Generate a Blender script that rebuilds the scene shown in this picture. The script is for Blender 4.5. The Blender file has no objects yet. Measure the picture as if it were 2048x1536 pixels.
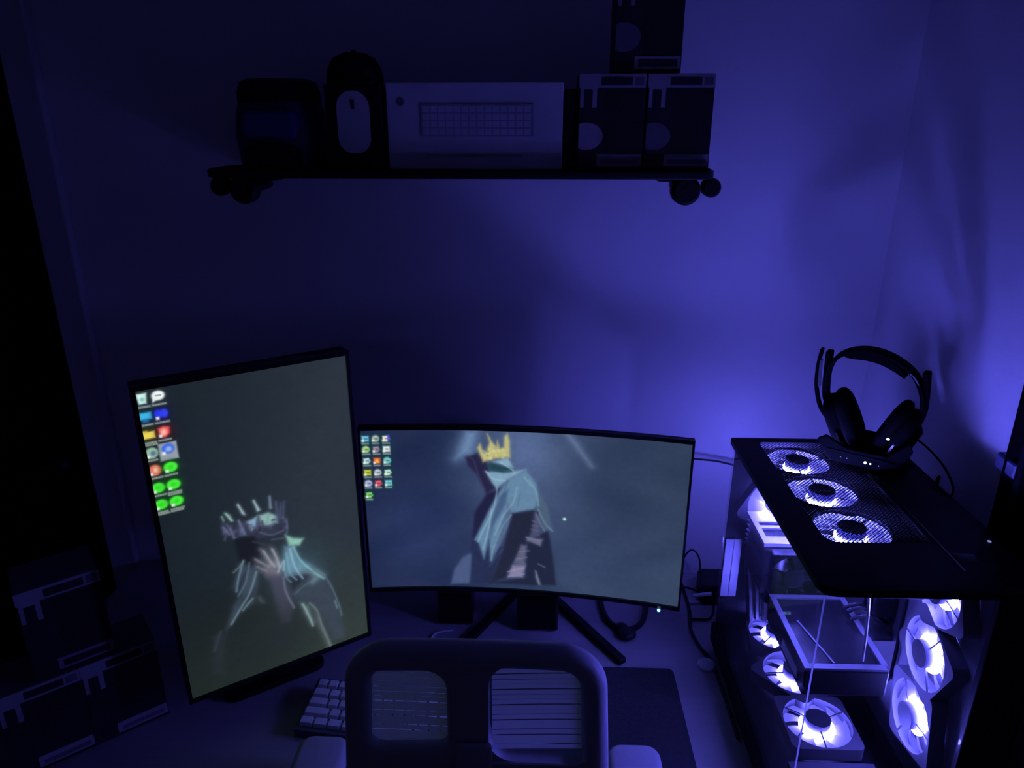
import bpy, bmesh, math, random
import numpy as np
from mathutils import Vector, Matrix

# ------------------------------------------------------------------ camera, world, exposure
SC = bpy.context.scene
COL = SC.collection
R = math.radians
PI = math.pi

cd = bpy.data.cameras.new('camera')
cam = bpy.data.objects.new('camera', cd)
COL.objects.link(cam)
cam.location = (0, 0, 1.76)
cam.rotation_euler = (R(90 - 19.85), 0, R(2.04))
cd.sensor_fit = 'HORIZONTAL'
cd.sensor_width = 36.0
cd.lens = 36.0 * 1454 / 2048
cd.clip_start = 0.02
SC.camera = cam

w = bpy.data.worlds.new('world')
SC.world = w
w.use_nodes = True
w.node_tree.nodes['Background'].inputs[0].default_value = (0.36, 0.35, 1.0, 1)
w.node_tree.nodes['Background'].inputs[1].default_value = 0.014

SC.view_settings.view_transform = 'Standard'
SC.view_settings.look = 'None'
SC.view_settings.gamma = 1.0
SC.view_settings.use_curve_mapping = False
SC.view_settings.exposure = 0.0

RING = {'top': 1500.0, 'side': 240.0, 'bottom': 130.0, 'rear': 220.0}     # brightness of the fans' light rings
LED_COL = (0.120, 0.114, 1.0)      # blue violet light of the rings
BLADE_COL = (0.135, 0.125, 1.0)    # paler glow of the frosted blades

# ------------------------------------------------------------------ materials
def srgb(*c):
    return tuple(((v / 255) / 12.92 if v / 255 <= 0.04045 else ((v / 255 + 0.055) / 1.055) ** 2.4) for v in c)

def mat(name, col, rough=0.5, metal=0.0, noise=0.0, scale=40.0, bump=0.0, spec=0.5, sheen=0.0):
    m = bpy.data.materials.new(name)
    m.use_nodes = True
    nt = m.node_tree
    b = nt.nodes['Principled BSDF']
    b.inputs['Base Color'].default_value = (*col, 1)
    b.inputs['Roughness'].default_value = rough
    b.inputs['Metallic'].default_value = metal
    b.inputs['Specular IOR Level'].default_value = spec
    if sheen:
        b.inputs['Sheen Weight'].default_value = sheen
    if noise or bump:
        tc = nt.nodes.new('ShaderNodeTexCoord')
        n = nt.nodes.new('ShaderNodeTexNoise')
        n.inputs['Scale'].default_value = scale
        n.inputs['Detail'].default_value = 4
        nt.links.new(tc.outputs['Object'], n.inputs['Vector'])
        if noise:
            r = nt.nodes.new('ShaderNodeValToRGB')
            r.color_ramp.elements[0].position = 0.3
            r.color_ramp.elements[1].position = 0.7
            r.color_ramp.elements[0].color = (*[c * (1 - noise) for c in col], 1)
            r.color_ramp.elements[1].color = (*[min(1, c * (1 + noise)) for c in col], 1)
            nt.links.new(n.outputs['Fac'], r.inputs['Fac'])
            nt.links.new(r.outputs['Color'], b.inputs['Base Color'])
        if bump:
            bp = nt.nodes.new('ShaderNodeBump')
            bp.inputs['Strength'].default_value = bump
            bp.inputs['Distance'].default_value = 0.002
            nt.links.new(n.outputs['Fac'], bp.inputs['Height'])
            nt.links.new(bp.outputs['Normal'], b.inputs['Normal'])
    return m

def emit(name, col, strength):
    m = bpy.data.materials.new(name)
    m.use_nodes = True
    nt = m.node_tree
    b = nt.nodes['Principled BSDF']
    b.inputs['Base Color'].default_value = (0.3, 0.3, 0.35, 1)
    b.inputs['Emission Color'].default_value = (*col, 1)
    b.inputs['Emission Strength'].default_value = strength
    return m

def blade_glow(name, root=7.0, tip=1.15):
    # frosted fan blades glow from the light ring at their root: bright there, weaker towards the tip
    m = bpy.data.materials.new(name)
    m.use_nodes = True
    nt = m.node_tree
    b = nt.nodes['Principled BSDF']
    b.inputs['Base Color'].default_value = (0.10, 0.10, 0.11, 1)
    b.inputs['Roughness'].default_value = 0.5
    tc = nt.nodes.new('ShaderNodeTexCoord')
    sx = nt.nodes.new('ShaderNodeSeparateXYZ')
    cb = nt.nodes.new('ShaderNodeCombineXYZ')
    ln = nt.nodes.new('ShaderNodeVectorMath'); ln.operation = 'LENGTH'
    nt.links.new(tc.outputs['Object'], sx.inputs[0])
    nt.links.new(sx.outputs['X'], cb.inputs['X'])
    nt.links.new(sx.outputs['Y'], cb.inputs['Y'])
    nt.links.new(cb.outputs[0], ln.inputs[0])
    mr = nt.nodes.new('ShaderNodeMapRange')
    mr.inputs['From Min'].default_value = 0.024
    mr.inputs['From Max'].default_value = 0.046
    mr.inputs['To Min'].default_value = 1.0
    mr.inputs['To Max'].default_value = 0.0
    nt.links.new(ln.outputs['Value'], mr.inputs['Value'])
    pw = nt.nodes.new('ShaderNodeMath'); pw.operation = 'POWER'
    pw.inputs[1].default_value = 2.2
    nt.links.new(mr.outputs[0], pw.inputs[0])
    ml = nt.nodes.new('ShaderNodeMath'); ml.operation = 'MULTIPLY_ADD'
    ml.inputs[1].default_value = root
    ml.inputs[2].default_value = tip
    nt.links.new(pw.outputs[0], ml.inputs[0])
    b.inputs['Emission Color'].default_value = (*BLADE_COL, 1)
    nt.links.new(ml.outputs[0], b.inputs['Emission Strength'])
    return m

def glass(name, tint=(0.95, 0.95, 0.97), refl=0.06):
    m = bpy.data.materials.new(name)
    m.use_nodes = True
    nt = m.node_tree
    nt.nodes.remove(nt.nodes['Principled BSDF'])
    out = nt.nodes['Material Output']
    t = nt.nodes.new('ShaderNodeBsdfTransparent'); t.inputs[0].default_value = (*tint, 1)
    g = nt.nodes.new('ShaderNodeBsdfGlossy'); g.inputs['Roughness'].default_value = 0.03
    f = nt.nodes.new('ShaderNodeLayerWeight'); f.inputs['Blend'].default_value = 0.5
    pw = nt.nodes.new('ShaderNodeMath'); pw.operation = 'POWER'; pw.inputs[1].default_value = 5.0
    ma = nt.nodes.new('ShaderNodeMath'); ma.operation = 'MULTIPLY_ADD'; ma.inputs[1].default_value = 0.45; ma.inputs[2].default_value = 0.022
    nt.links.new(f.outputs['Facing'], pw.inputs[0]); nt.links.new(pw.outputs[0], ma.inputs[0])
    mx = nt.nodes.new('ShaderNodeMixShader')
    nt.links.new(ma.outputs[0], mx.inputs[0])
    nt.links.new(t.outputs[0], mx.inputs[1])
    nt.links.new(g.outputs[0], mx.inputs[2])
    nt.links.new(mx.outputs[0], out.inputs[0])
    return m

def translucent(name, col):
    # thin woven strip that lets part of the light through
    m = mat(name, col, 0.7)
    nt = m.node_tree
    t = nt.nodes.new('ShaderNodeBsdfTranslucent'); t.inputs[0].default_value = (*col, 1)
    mx = nt.nodes.new('ShaderNodeMixShader'); mx.inputs[0].default_value = 0.5
    nt.links.new(nt.nodes['Principled BSDF'].outputs[0], mx.inputs[1])
    nt.links.new(t.outputs[0], mx.inputs[2])
    nt.links.new(mx.outputs[0], nt.nodes['Material Output'].inputs[0])
    return m

def wood(name, c1, c2):
    m = mat(name, c1, 0.45)
    nt = m.node_tree
    b = nt.nodes['Principled BSDF']
    tc = nt.nodes.new('ShaderNodeTexCoord')
    mp = nt.nodes.new('ShaderNodeMapping'); mp.inputs['Scale'].default_value = (2, 30, 30)
    n = nt.nodes.new('ShaderNodeTexNoise'); n.inputs['Scale'].default_value = 3; n.inputs['Detail'].default_value = 6
    r = nt.nodes.new('ShaderNodeValToRGB')
    r.color_ramp.elements[0].color = (*c1, 1); r.color_ramp.elements[1].color = (*c2, 1)
    nt.links.new(tc.outputs['Object'], mp.inputs[0]); nt.links.new(mp.outputs[0], n.inputs['Vector'])
    nt.links.new(n.outputs['Fac'], r.inputs['Fac']); nt.links.new(r.outputs['Color'], b.inputs['Base Color'])
    return m

M = {}
M['wall'] = mat('wall_paint', (0.80, 0.80, 0.82), 0.55, noise=0.02, scale=6, bump=0.15, spec=0.3)
M['trim'] = mat('trim_paint', (0.60, 0.60, 0.62), 0.4)
M['ceiling'] = mat('ceiling_paint', (0.35, 0.35, 0.35), 0.9, noise=0.02)
M['floor'] = wood('floor_boards', (0.10, 0.07, 0.05), (0.16, 0.11, 0.08))
M['dark_door'] = mat('dark_door', (0.012, 0.010, 0.010), 0.7, spec=0.1)
M['desk'] = wood('desk_laminate', (0.30, 0.29, 0.29), (0.36, 0.35, 0.35))
M['desk_metal'] = mat('desk_legs', (0.03, 0.03, 0.03), 0.5, 0.5)
M['black'] = mat('black_plastic', (0.010, 0.010, 0.011), 0.5, noise=0.1, spec=0.3)
M['black_gloss'] = mat('glossy_black_plastic', (0.008, 0.008, 0.009), 0.22)
M['black_metal'] = mat('black_steel', (0.008, 0.008, 0.009), 0.5, noise=0.1, scale=80, spec=0.15)
M['matte_black'] = mat('matte_black_plastic', (0.004, 0.004, 0.0045), 0.75, spec=0.03)
M['fabric_black'] = mat('black_cloth', (0.010, 0.010, 0.012), 0.95, noise=0.3, scale=150, bump=0.4, spec=0.05)
M['leather'] = mat('black_leatherette', (0.010, 0.010, 0.010), 0.5, bump=0.3, scale=200, spec=0.2)
M['grey_metal'] = mat('grey_metal', (0.35, 0.35, 0.37), 0.35, 0.8)
M['silver'] = mat('pale_metal', (0.6, 0.6, 0.62), 0.4, 0.3)
M['board'] = mat('circuit_board', (0.02, 0.02, 0.025), 0.5, noise=0.4, scale=120)
M['case_inner'] = mat('case_inner_steel', (0.10, 0.10, 0.11), 0.4, noise=0.05)
M['hub'] = emit('lit_fan_hub', (0.06, 0.055, 1.0), 0.42)
M['hub_back'] = mat('fan_motor_plate', (0.04, 0.04, 0.05), 0.4)
M['fan_frame'] = mat('fan_frame', (0.10, 0.10, 0.11), 0.5)
M['glass'] = glass('tempered_glass')
M['pane'] = glass('clear_film')
M['glass_edge'] = translucent('polished_glass_edge', (0.5, 0.51, 0.53))
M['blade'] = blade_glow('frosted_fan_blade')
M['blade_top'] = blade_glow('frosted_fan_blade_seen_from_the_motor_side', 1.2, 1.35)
for k_, v_ in RING.items(): M['ring_' + k_] = emit('fan_light_ring_' + k_, LED_COL, v_)
M['chair'] = mat('chair_plastic', (0.42, 0.42, 0.45), 0.5, noise=0.05, scale=30, bump=0.1, spec=0.35)
M['slat'] = translucent('chair_slat', (0.68, 0.68, 0.71))
M['seat'] = mat('seat_fabric', (0.03, 0.03, 0.035), 0.9, noise=0.3, scale=200, bump=0.4)
M['keycap'] = mat('white_keycap', (0.70, 0.70, 0.74), 0.5, noise=0.03)
M['keybase'] = mat('keyboard_plate', (0.09, 0.09, 0.12), 0.4)
M['mousemat'] = mat('desk_mat_cloth', (0.045, 0.045, 0.05), 0.95, noise=0.25, scale=400, bump=0.3, spec=0.1)
M['carton'] = mat('dark_printed_carton', (0.030, 0.026, 0.030), 0.5, noise=0.2, scale=25)
M['carton_top'] = mat('grey_printed_carton', (0.16, 0.15, 0.18), 0.5, noise=0.05)
M['pale_print'] = mat('pale_print', (0.36, 0.34, 0.37), 0.5, noise=0.06, scale=60)
M['mid_print'] = mat('grey_print', (0.16, 0.15, 0.18), 0.5, noise=0.1, scale=80)
M['dark_print'] = mat('dark_print', (0.025, 0.022, 0.03), 0.5)
M['pink_print'] = mat('pink_print', (0.32, 0.20, 0.30), 0.5)
M['white_carton'] = mat('white_carton', (0.62, 0.62, 0.66), 0.5, noise=0.10, scale=14)
M['grey_carton_print'] = mat('grey_keyboard_print', (0.38, 0.38, 0.44), 0.5, noise=0.1, scale=30)
M['navy'] = mat('navy_plastic', (0.02, 0.025, 0.10), 0.4, noise=0.25, scale=25)
M['blue'] = mat('blue_plastic', (0.04, 0.05, 0.22), 0.35)
M['white'] = mat('white_plastic', (0.7, 0.7, 0.72), 0.4)
M['grip'] = mat('grip_tape', (0.010, 0.010, 0.010), 0.95, noise=0.4, scale=500, bump=0.4, spec=0.05)
M['wheel'] = mat('black_urethane', (0.012, 0.012, 0.012), 0.5, spec=0.2)
M['truck'] = mat('black_cast_metal', (0.014, 0.014, 0.014), 0.5, 0.4)
M['led_white'] = emit('white_indicator', (0.75, 1.0, 0.85), 2.5)
M['led_blue'] = emit('blue_indicator', (0.25, 0.6, 1.0), 2.5)
M['led_dim'] = emit('dim_indicator', (0.4, 0.4, 1.0), 0.5)

# ------------------------------------------------------------------ mesh helpers
class MB:
    def __init__(self, o=(0, 0, 0)):
        self.v = []; self.f = []; self.o = Vector(o)
    def add(self, vs, fs):
        k = len(self.v)
        self.v += [tuple(Vector(p) - self.o) for p in vs]
        self.f += [tuple(i + k for i in q) for q in fs]
        return self
    def box(self, c, s, rz=0.0, rot=None):
        q = rot if rot is not None else Matrix.Rotation(rz, 3, 'Z')
        c = Vector(c); a, b, d = s[0] / 2, s[1] / 2, s[2] / 2
        vs = [c + q @ Vector(p) for p in [(-a, -b, -d), (a, -b, -d), (a, b, -d), (-a, b, -d), (-a, -b, d), (a, -b, d), (a, b, d), (-a, b, d)]]
        return self.add(vs, [(0, 3, 2, 1), (4, 5, 6, 7), (0, 1, 5, 4), (1, 2, 6, 5), (2, 3, 7, 6), (3, 0, 4, 7)])
    def span(self, x0, x1, y0, y1, z0, z1):
        return self.box(((x0 + x1) / 2, (y0 + y1) / 2, (z0 + z1) / 2), (x1 - x0, y1 - y0, z1 - z0))
    def bar(self, a, b, wd, th, upv=(0, 0, 1)):
        a, b = Vector(a), Vector(b); d = b - a; x = d.normalized()
        y = Vector(upv).cross(x)
        if y.length < 1e-5: y = Vector((1, 0, 0)).cross(x)
        y.normalize(); z = x.cross(y)
        return self.box((a + b) / 2, (d.length, wd, th), rot=Matrix((x, y, z)).transposed())
    def tube(self, pts, r, n=8, cap=True):
        pts = [Vector(p) for p in pts]; rs = r if isinstance(r, (list, tuple)) else [r] * len(pts)
        vs = []; fs = []; prev = None
        for i, p in enumerate(pts):
            t = (pts[min(i + 1, len(pts) - 1)] - pts[max(i - 1, 0)]).normalized()
            if prev is None:
                a = t.cross(Vector((0, 0, 1)))
                if a.length < 1e-3: a = t.cross(Vector((1, 0, 0)))
            else:
                a = prev - t * prev.dot(t)
            a.normalize(); prev = a; b = t.cross(a)
            for j in range(n):
                q = 2 * PI * j / n
                vs.append(p + (a * math.cos(q) + b * math.sin(q)) * rs[i])
        for i in range(len(pts) - 1):
            for j in range(n):
                fs.append((i * n + j, i * n + (j + 1) % n, (i + 1) * n + (j + 1) % n, (i + 1) * n + j))
        if cap:
            fs.append(tuple(range(n))[::-1]); fs.append(tuple((len(pts) - 1) * n + j for j in range(n)))
        return self.add(vs, fs)
    def lathe(self, prof, n=32, c=(0, 0, 0), ax=(0, 0, 1)):
        q = Vector((0, 0, 1)).rotation_difference(Vector(ax)).to_matrix(); c = Vector(c)
        vs = []; fs = []
        for (r, z) in prof:
            for j in range(n):
                a = 2 * PI * j / n
                vs.append(c + q @ Vector((max(r, 1e-5) * math.cos(a), max(r, 1e-5) * math.sin(a), z)))
        for i in range(len(prof) - 1):
            for j in range(n):
                fs.append((i * n + j, i * n + (j + 1) % n, (i + 1) * n + (j + 1) % n, (i + 1) * n + j))
        fs.append(tuple(range(n))[::-1]); fs.append(tuple((len(prof) - 1) * n + j for j in range(n)))
        return self.add(vs, fs)
    def prism(self, poly, z0, z1, tf=None):
        n = len(poly); tf = tf or (lambda x, y, z: (x, y, z))
        vs = [tf(x, y, z0) for x, y in poly] + [tf(x, y, z1) for x, y in poly]
        fs = [tuple(range(n))[::-1], tuple(range(n, 2 * n))] + [(i, (i + 1) % n, n + (i + 1) % n, n + i) for i in range(n)]
        return self.add(vs, fs)
    def ellip(self, c, s, rot=None, n=20, m=12, p=1.0):
        q = rot or Matrix.Identity(3); c = Vector(c); vs = []; fs = []
        sg = lambda x: math.copysign(abs(x) ** p, x)
        for i in range(m + 1):
            t = -PI / 2 + PI * i / m
            for j in range(n):
                a = 2 * PI * j / n
                vs.append(c + q @ Vector((s[0] * sg(math.cos(t)) * sg(math.cos(a)), s[1] * sg(math.cos(t)) * sg(math.sin(a)), s[2] * sg(math.sin(t)))))
        for i in range(m):
            for j in range(n):
                fs.append((i * n + j, i * n + (j + 1) % n, (i + 1) * n + (j + 1) % n, (i + 1) * n + j))
        return self.add(vs, fs)
    def build(self, name, m, parent=None, smooth=False, bevel=0.0, seg=2):
        me = bpy.data.meshes.new(name)
        me.from_pydata(self.v, [], self.f)
        bm = bmesh.new(); bm.from_mesh(me)
        bmesh.ops.remove_doubles(bm, verts=bm.verts, dist=1e-6)
        bmesh.ops.recalc_face_normals(bm, faces=bm.faces)
        if bevel:
            bmesh.ops.bevel(bm, geom=[e for e in bm.edges if len(e.link_faces) == 2 and e.calc_face_angle(0) > 0.6], offset=bevel, segments=seg, profile=0.5, affect='EDGES')
        if smooth:
            for f in bm.faces: f.smooth = True
            for e in bm.edges:
                if len(e.link_faces) == 2 and e.calc_face_angle(0) > 0.7: e.smooth = False
        bm.to_mesh(me); bm.free()
        me.materials.append(m)
        return link(name, me, parent)

def link(name, me, parent=None):
    o = bpy.data.objects.new(name, me)
    COL.objects.link(o)
    if parent is not None: o.parent = parent
    return o

def thing(name, label, cat, loc=(0, 0, 0), rz=0.0, group=None):
    o = bpy.data.objects.new(name, None); COL.objects.link(o)
    o.location = loc; o.rotation_euler = (0, 0, rz); o.empty_display_size = 0.05
    return tag(o, label, cat, group)

def tag(o, label, cat, group=None):
    o['label'] = label; o['category'] = cat
    if group: o['group'] = group
    return o

def structure(o):
    o['kind'] = 'structure'
    return o

def copy_tree(o, parent=None):
    c = o.copy(); COL.objects.link(c)
    if parent is not None: c.parent = parent
    for ch in list(o.children): copy_tree(ch, c)
    return c

def rrect(x0, x1, y0, y1, r, n=6):
    rs = r if isinstance(r, (list, tuple)) else [r] * 4      # corner radii: x1y1, x0y1, x0y0, x1y0
    out = []
    for (cx, cy, a0, rr) in ((x1, y1, 0, rs[0]), (x0, y1, 90, rs[1]), (x0, y0, 180, rs[2]), (x1, y0, 270, rs[3])):
        sx = -1 if cx == x1 else 1; sy = -1 if cy == y1 else 1
        for i in range(n + 1):
            a = R(a0 + 90 * i / n)
            out.append((cx + sx * rr + rr * math.cos(a), cy + sy * rr + rr * math.sin(a)))
    return out

def circ(cx, cy, r, n=40):
    return [(cx + r * math.cos(2 * PI * i / n), cy + r * math.sin(2 * PI * i / n)) for i in range(n)]

def sheet(name, outlines, half, m, parent=None, bevel=0.0, tf=None, seg=2):
    """a flat plate with holes: filled 2D outlines given thickness; tf maps local xyz to the wanted place"""
    cu = bpy.data.curves.new(name, 'CURVE'); cu.dimensions = '2D'; cu.fill_mode = 'BOTH'
    cu.extrude = half; cu.bevel_depth = bevel; cu.bevel_resolution = seg
    for pts in outlines:
        s = cu.splines.new('POLY'); s.points.add(len(pts) - 1); s.use_cyclic_u = True
        for i, p in enumerate(pts): s.points[i].co = (p[0], p[1], 0, 1)
    tmp = bpy.data.objects.new('tmp', cu); COL.objects.link(tmp)
    dg = bpy.context.evaluated_depsgraph_get()
    me = bpy.data.meshes.new_from_object(tmp.evaluated_get(dg))
    bpy.data.objects.remove(tmp); bpy.data.curves.remove(cu)
    me.name = name
    bm = bmesh.new(); bm.from_mesh(me)
    bmesh.ops.remove_doubles(bm, verts=bm.verts, dist=1e-6)
    if tf:
        for v in bm.verts: v.co = Vector(tf(*v.co))
    bmesh.ops.recalc_face_normals(bm, faces=bm.faces)
    for f in bm.faces: f.smooth = True
    for e in bm.edges:
        if len(e.link_faces) == 2 and e.calc_face_angle(0) > 0.6: e.smooth = False
    bm.to_mesh(me); bm.free()
    me.materials.clear(); me.materials.append(m)
    return link(name, me, parent)

def smoothline(pts, k=6):
    pts = [Vector(p) for p in pts]; out = []
    for i in range(len(pts) - 1):
        p0, p1, p2, p3 = pts[max(i - 1, 0)], pts[i], pts[i + 1], pts[min(i + 2, len(pts) - 1)]
        for j in range(k):
            t = j / k
            out.append(0.5 * ((2 * p1) + (p2 - p0) * t + (2 * p0 - 5 * p1 + 4 * p2 - p3) * t * t + (3 * p1 - p0 - 3 * p2 + p3) * t ** 3))
    out.append(pts[-1])
    return out

# ------------------------------------------------------------------ room shell
WY, WX, DZ = 1.52, 0.715, 0.74
structure(MB().span(-1.043, WX + 0.1, WY, WY + 0.1, 0, 2.5).build('wall_back', M['wall']))
structure(MB().span(WX, WX + 0.1, -1.0, WY + 0.1, 0, 2.5).build('wall_right', M['wall']))
structure(MB().span(-2.3, -2.2, -1.0, WY + 0.6, 0, 2.5).build('wall_left', M['wall']))
structure(MB().span(-2.3, WX + 0.1, -1.0, WY + 0.6, -0.05, 0).build('floor', M['floor']))
structure(MB().span(-2.3, WX + 0.1, -1.0, WY + 0.6, 2.5, 2.56).build('ceiling', M['ceiling']))
structure(MB().span(-1.043, -0.979, WY - 0.022, WY, 0, 2.12).build('trim_1', M['trim'], bevel=0.004))
d = structure(MB().span(-2.2, -1.043, WY + 0.03, WY + 0.07, 0, 2.5).build('door_1', M['dark_door']))
MB().lathe([(0.012, 0), (0.012, 0.03), (0.026, 0.035), (0.03, 0.05), (0.02, 0.065)], 16, (-1.12, WY + 0.03, 1.0), (0, -1, 0)).build('door_knob', M['black_metal'], d)
structure(MB().span(-0.979, WX, WY - 0.014, WY, 0, 0.09).build('baseboard_back', M['trim']))
structure(MB().span(WX - 0.014, WX, -1.0, WY - 0.014, 0, 0.09).build('baseboard_right', M['trim']))

# narrow black cloth on the right wall, just behind the front of the computer case
def hanging_cloth():
    O = (0.69, 0.9, 0.76)
    t = thing('hanging_cloth', 'narrow black cloth hanging on the wall beside the glass computer case', 'cloth', O)
    n = 40; pr = []
    for i in range(n + 1):
        y = 0.84 + (0.998 - 0.84) * i / n
        pr.append((0.693 + 0.008 * math.sin(i * 0.85) + 0.003 * math.sin(i * 2.1), y))
    vs = []; fs = []
    zs = [0.765 + 0.95 * k / 22 for k in range(23)]
    for z in zs:
        for (x, y) in pr: vs.append((x, y, z))
    m_ = n + 1
    for k in range(len(zs) - 1):
        for i in range(n): fs.append((k * m_ + i, k * m_ + i + 1, (k + 1) * m_ + i + 1, (k + 1) * m_ + i))
    o = MB(O).add(vs, fs).build('cloth', M['fabric_black'], t, smooth=True)
    o.modifiers.new('thick', 'SOLIDIFY').thickness = 0.003
    MB(O).tube([(0.7145, 0.92, 1.725), (0.69, 0.92, 1.725), (0.68, 0.92, 1.74)], 0.006, 10).build('hook', M['black_metal'], t, smooth=True)
    MB(O).tube([(0.695, 0.845, 1.715), (0.692, 0.92, 1.727), (0.695, 0.99, 1.715)], 0.004, 8).build('loop', M['fabric_black'], t, smooth=True)
    b = MB(O).span(0.682, 0.706, 0.955, 1.003, 1.277, 1.302).build('tag_patch', M['navy'], t, bevel=0.004)
    b['label'] = 'small blue patch'
hanging_cloth()

# ------------------------------------------------------------------ desk
def desk():
    t = thing('desk', 'grey laminate computer desk against the wall with black legs', 'desk', (-0.13, 1.17, 0))
    o = (-0.13, 1.17, 0)
    MB(o).span(-0.97, 0.708, 0.83, 1.503, DZ - 0.028, DZ).build('desktop', M['desk'], t, bevel=0.003)
    for x in (-0.93, 0.67):
        for y in (0.88, 1.45):
            MB(o).span(x - 0.025, x + 0.025, y - 0.025, y + 0.025, 0.002, DZ - 0.028).build('leg', M['desk_metal'], t, bevel=0.003)
    MB(o).span(-0.9, 0.64, 1.44, 1.46, DZ - 0.10, DZ - 0.03).build('crossbar', M['desk_metal'], t)
desk()
tag(sheet('desk_mat', [rrect(-0.13, 0.276, 0.862, 1.171, 0.012)], 0.0015, M['mousemat'], tf=lambda x, y, z: (x, y, z + DZ + 0.0018)),
    'dark cloth mouse mat on the desk behind the chair', 'mouse mat')

# ------------------------------------------------------------------ screens
def paint(W, H, base, shapes, step, sigma):
    nx, ny = int(W / step), int(H / step)
    X, Y = np.meshgrid(np.linspace(0, W, nx), np.linspace(0, H, ny))
    img = base(X, Y)
    def cover(poly, sg):
        p = np.array(poly, float); n = len(p)
        d = np.full(X.shape, 1e9); ins = np.zeros(X.shape, bool)
        for i in range(n):
            a, b = p[i], p[(i + 1) % n]
            e = b - a; wx, wy = X - a[0], Y - a[1]
            t = np.clip((wx * e[0] + wy * e[1]) / max(e @ e, 1e-9), 0, 1)
            d = np.minimum(d, np.hypot(wx - t * e[0], wy - t * e[1]))
            if a[1] != b[1]:
                c = ((a[1] > Y) != (b[1] > Y)) & (X < (b[0] - a[0]) * (Y - a[1]) / (b[1] - a[1]) + a[0])
                ins ^= c
        sd = np.where(ins, d, -d)
        return 1 / (1 + np.exp(-np.clip(sd / sg, -40, 40)))
    for s in shapes:
        kind = s[0]; col = np.array(s[2], float); sg = s[3] if len(s) > 3 else sigma
        if kind == 'poly': a = cover(s[1], sg)
        elif kind == 'disc':
            cx, cy, rx, ry = s[1]
            a = 1 / (1 + np.exp(np.clip((np.hypot((X - cx) / rx, (Y - cy) / ry) - 1) * min(rx, ry) / sg, -40, 40)))
        elif kind == 'line':
            d = np.full(X.shape, 1e9); p = np.array([tuple(q)[:2] for q in smoothline([(x, y, 0) for x, y in s[1]], 4)])
            for q0, q1 in zip(p[:-1], p[1:]):
                e = q1 - q0; t = np.clip(((X - q0[0]) * e[0] + (Y - q0[1]) * e[1]) / max(e @ e, 1e-9), 0, 1)
                d = np.minimum(d, np.hypot(X - q0[0] - t * e[0], Y - q0[1] - t * e[1]))
            a = 1 / (1 + np.exp(np.clip((d - s[5]) / sg, -40, 40)))
        elif kind == 'glow':
            cx, cy, rx, ry = s[1]; a = np.exp(-((X - cx) / rx) ** 2 - ((Y - cy) / ry) ** 2)
        elif kind == 'rect':
            x0, x1, y0, y1 = s[1]
            q = np.minimum(np.minimum(X - x0, x1 - X), np.minimum(Y - y0, y1 - Y))
            a = 1 / (1 + np.exp(np.clip(-q / sg, -40, 40)))
        if len(s) > 4: a = a * s[4]
        img = img * (1 - a[..., None]) + col * a[..., None]
    rs = np.random.RandomState(5)
    def grain(cell):
        gx, gy = int(W / cell) + 2, int(H / cell) + 2
        g = rs.uniform(-1, 1, (gy, gx)); u, v = X / cell, Y / cell; i, j = u.astype(int), v.astype(int); fu, fv = u - i, v - j
        fu = fu * fu * (3 - 2 * fu); fv = fv * fv * (3 - 2 * fv)
        return (g[j, i] * (1 - fu) + g[j, i + 1] * fu) * (1 - fv) + (g[j + 1, i] * (1 - fu) + g[j + 1, i + 1] * fu) * fv
    img = img * (1 + 0.02 * grain(9) + 0.02 * grain(4.5))[..., None]
    return X, Y, np.clip(img, 0, 255)

def screen_mesh(name, X, Y, img, place, parent):
    ny, nx = X.shape
    P = place(X / 1000.0, Y / 1000.0).reshape(-1, 3)
    idx = np.arange(nx * ny).reshape(ny, nx)
    q = np.stack([idx[:-1, :-1], idx[1:, :-1], idx[1:, 1:], idx[:-1, 1:]], -1).reshape(-1, 4)
    me = bpy.data.meshes.new(name)
    me.vertices.add(len(P)); me.vertices.foreach_set('co', P.astype(np.float32).ravel())
    me.loops.add(q.size); me.loops.foreach_set('vertex_index', q.astype(np.int32).ravel())
    me.polygons.add(len(q)); me.polygons.foreach_set('loop_start', np.arange(0, q.size, 4, dtype=np.int32))
    me.update(calc_edges=True)
    c = img.reshape(-1, 3) / 255.0
    lin = np.where(c <= 0.04045, c / 12.92, ((c + 0.055) / 1.055) ** 2.4)
    at = me.color_attributes.new('picture', 'FLOAT_COLOR', 'POINT')
    at.data.foreach_set('color', np.concatenate([lin, np.ones((len(lin), 1))], 1).astype(np.float32).ravel())
    m = bpy.data.materials.new(name + '_picture'); m.use_nodes = True
    nt = m.node_tree; b = nt.nodes['Principled BSDF']
    b.inputs['Base Color'].default_value = (0.004, 0.004, 0.005, 1)
    b.inputs['Roughness'].default_value = 0.45
    b.inputs['Specular IOR Level'].default_value = 0.2
    ca = nt.nodes.new('ShaderNodeVertexColor'); ca.layer_name = 'picture'
    nt.links.new(ca.outputs['Color'], b.inputs['Emission Color'])
    b.inputs['Emission Strength'].default_value = 1.0
    m.cycles.emission_sampling = 'NONE'
    me.materials.append(m)
    return link(name, me, parent)

def mix(a, b, t): return np.array(a, float) * (1 - t[..., None]) + np.array(b, float) * t[..., None]
def gauss(X, Y, cx, cy, sx, sy): return np.exp(-((X - cx) / sx) ** 2 - ((Y - cy) / sy) ** 2)

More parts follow.
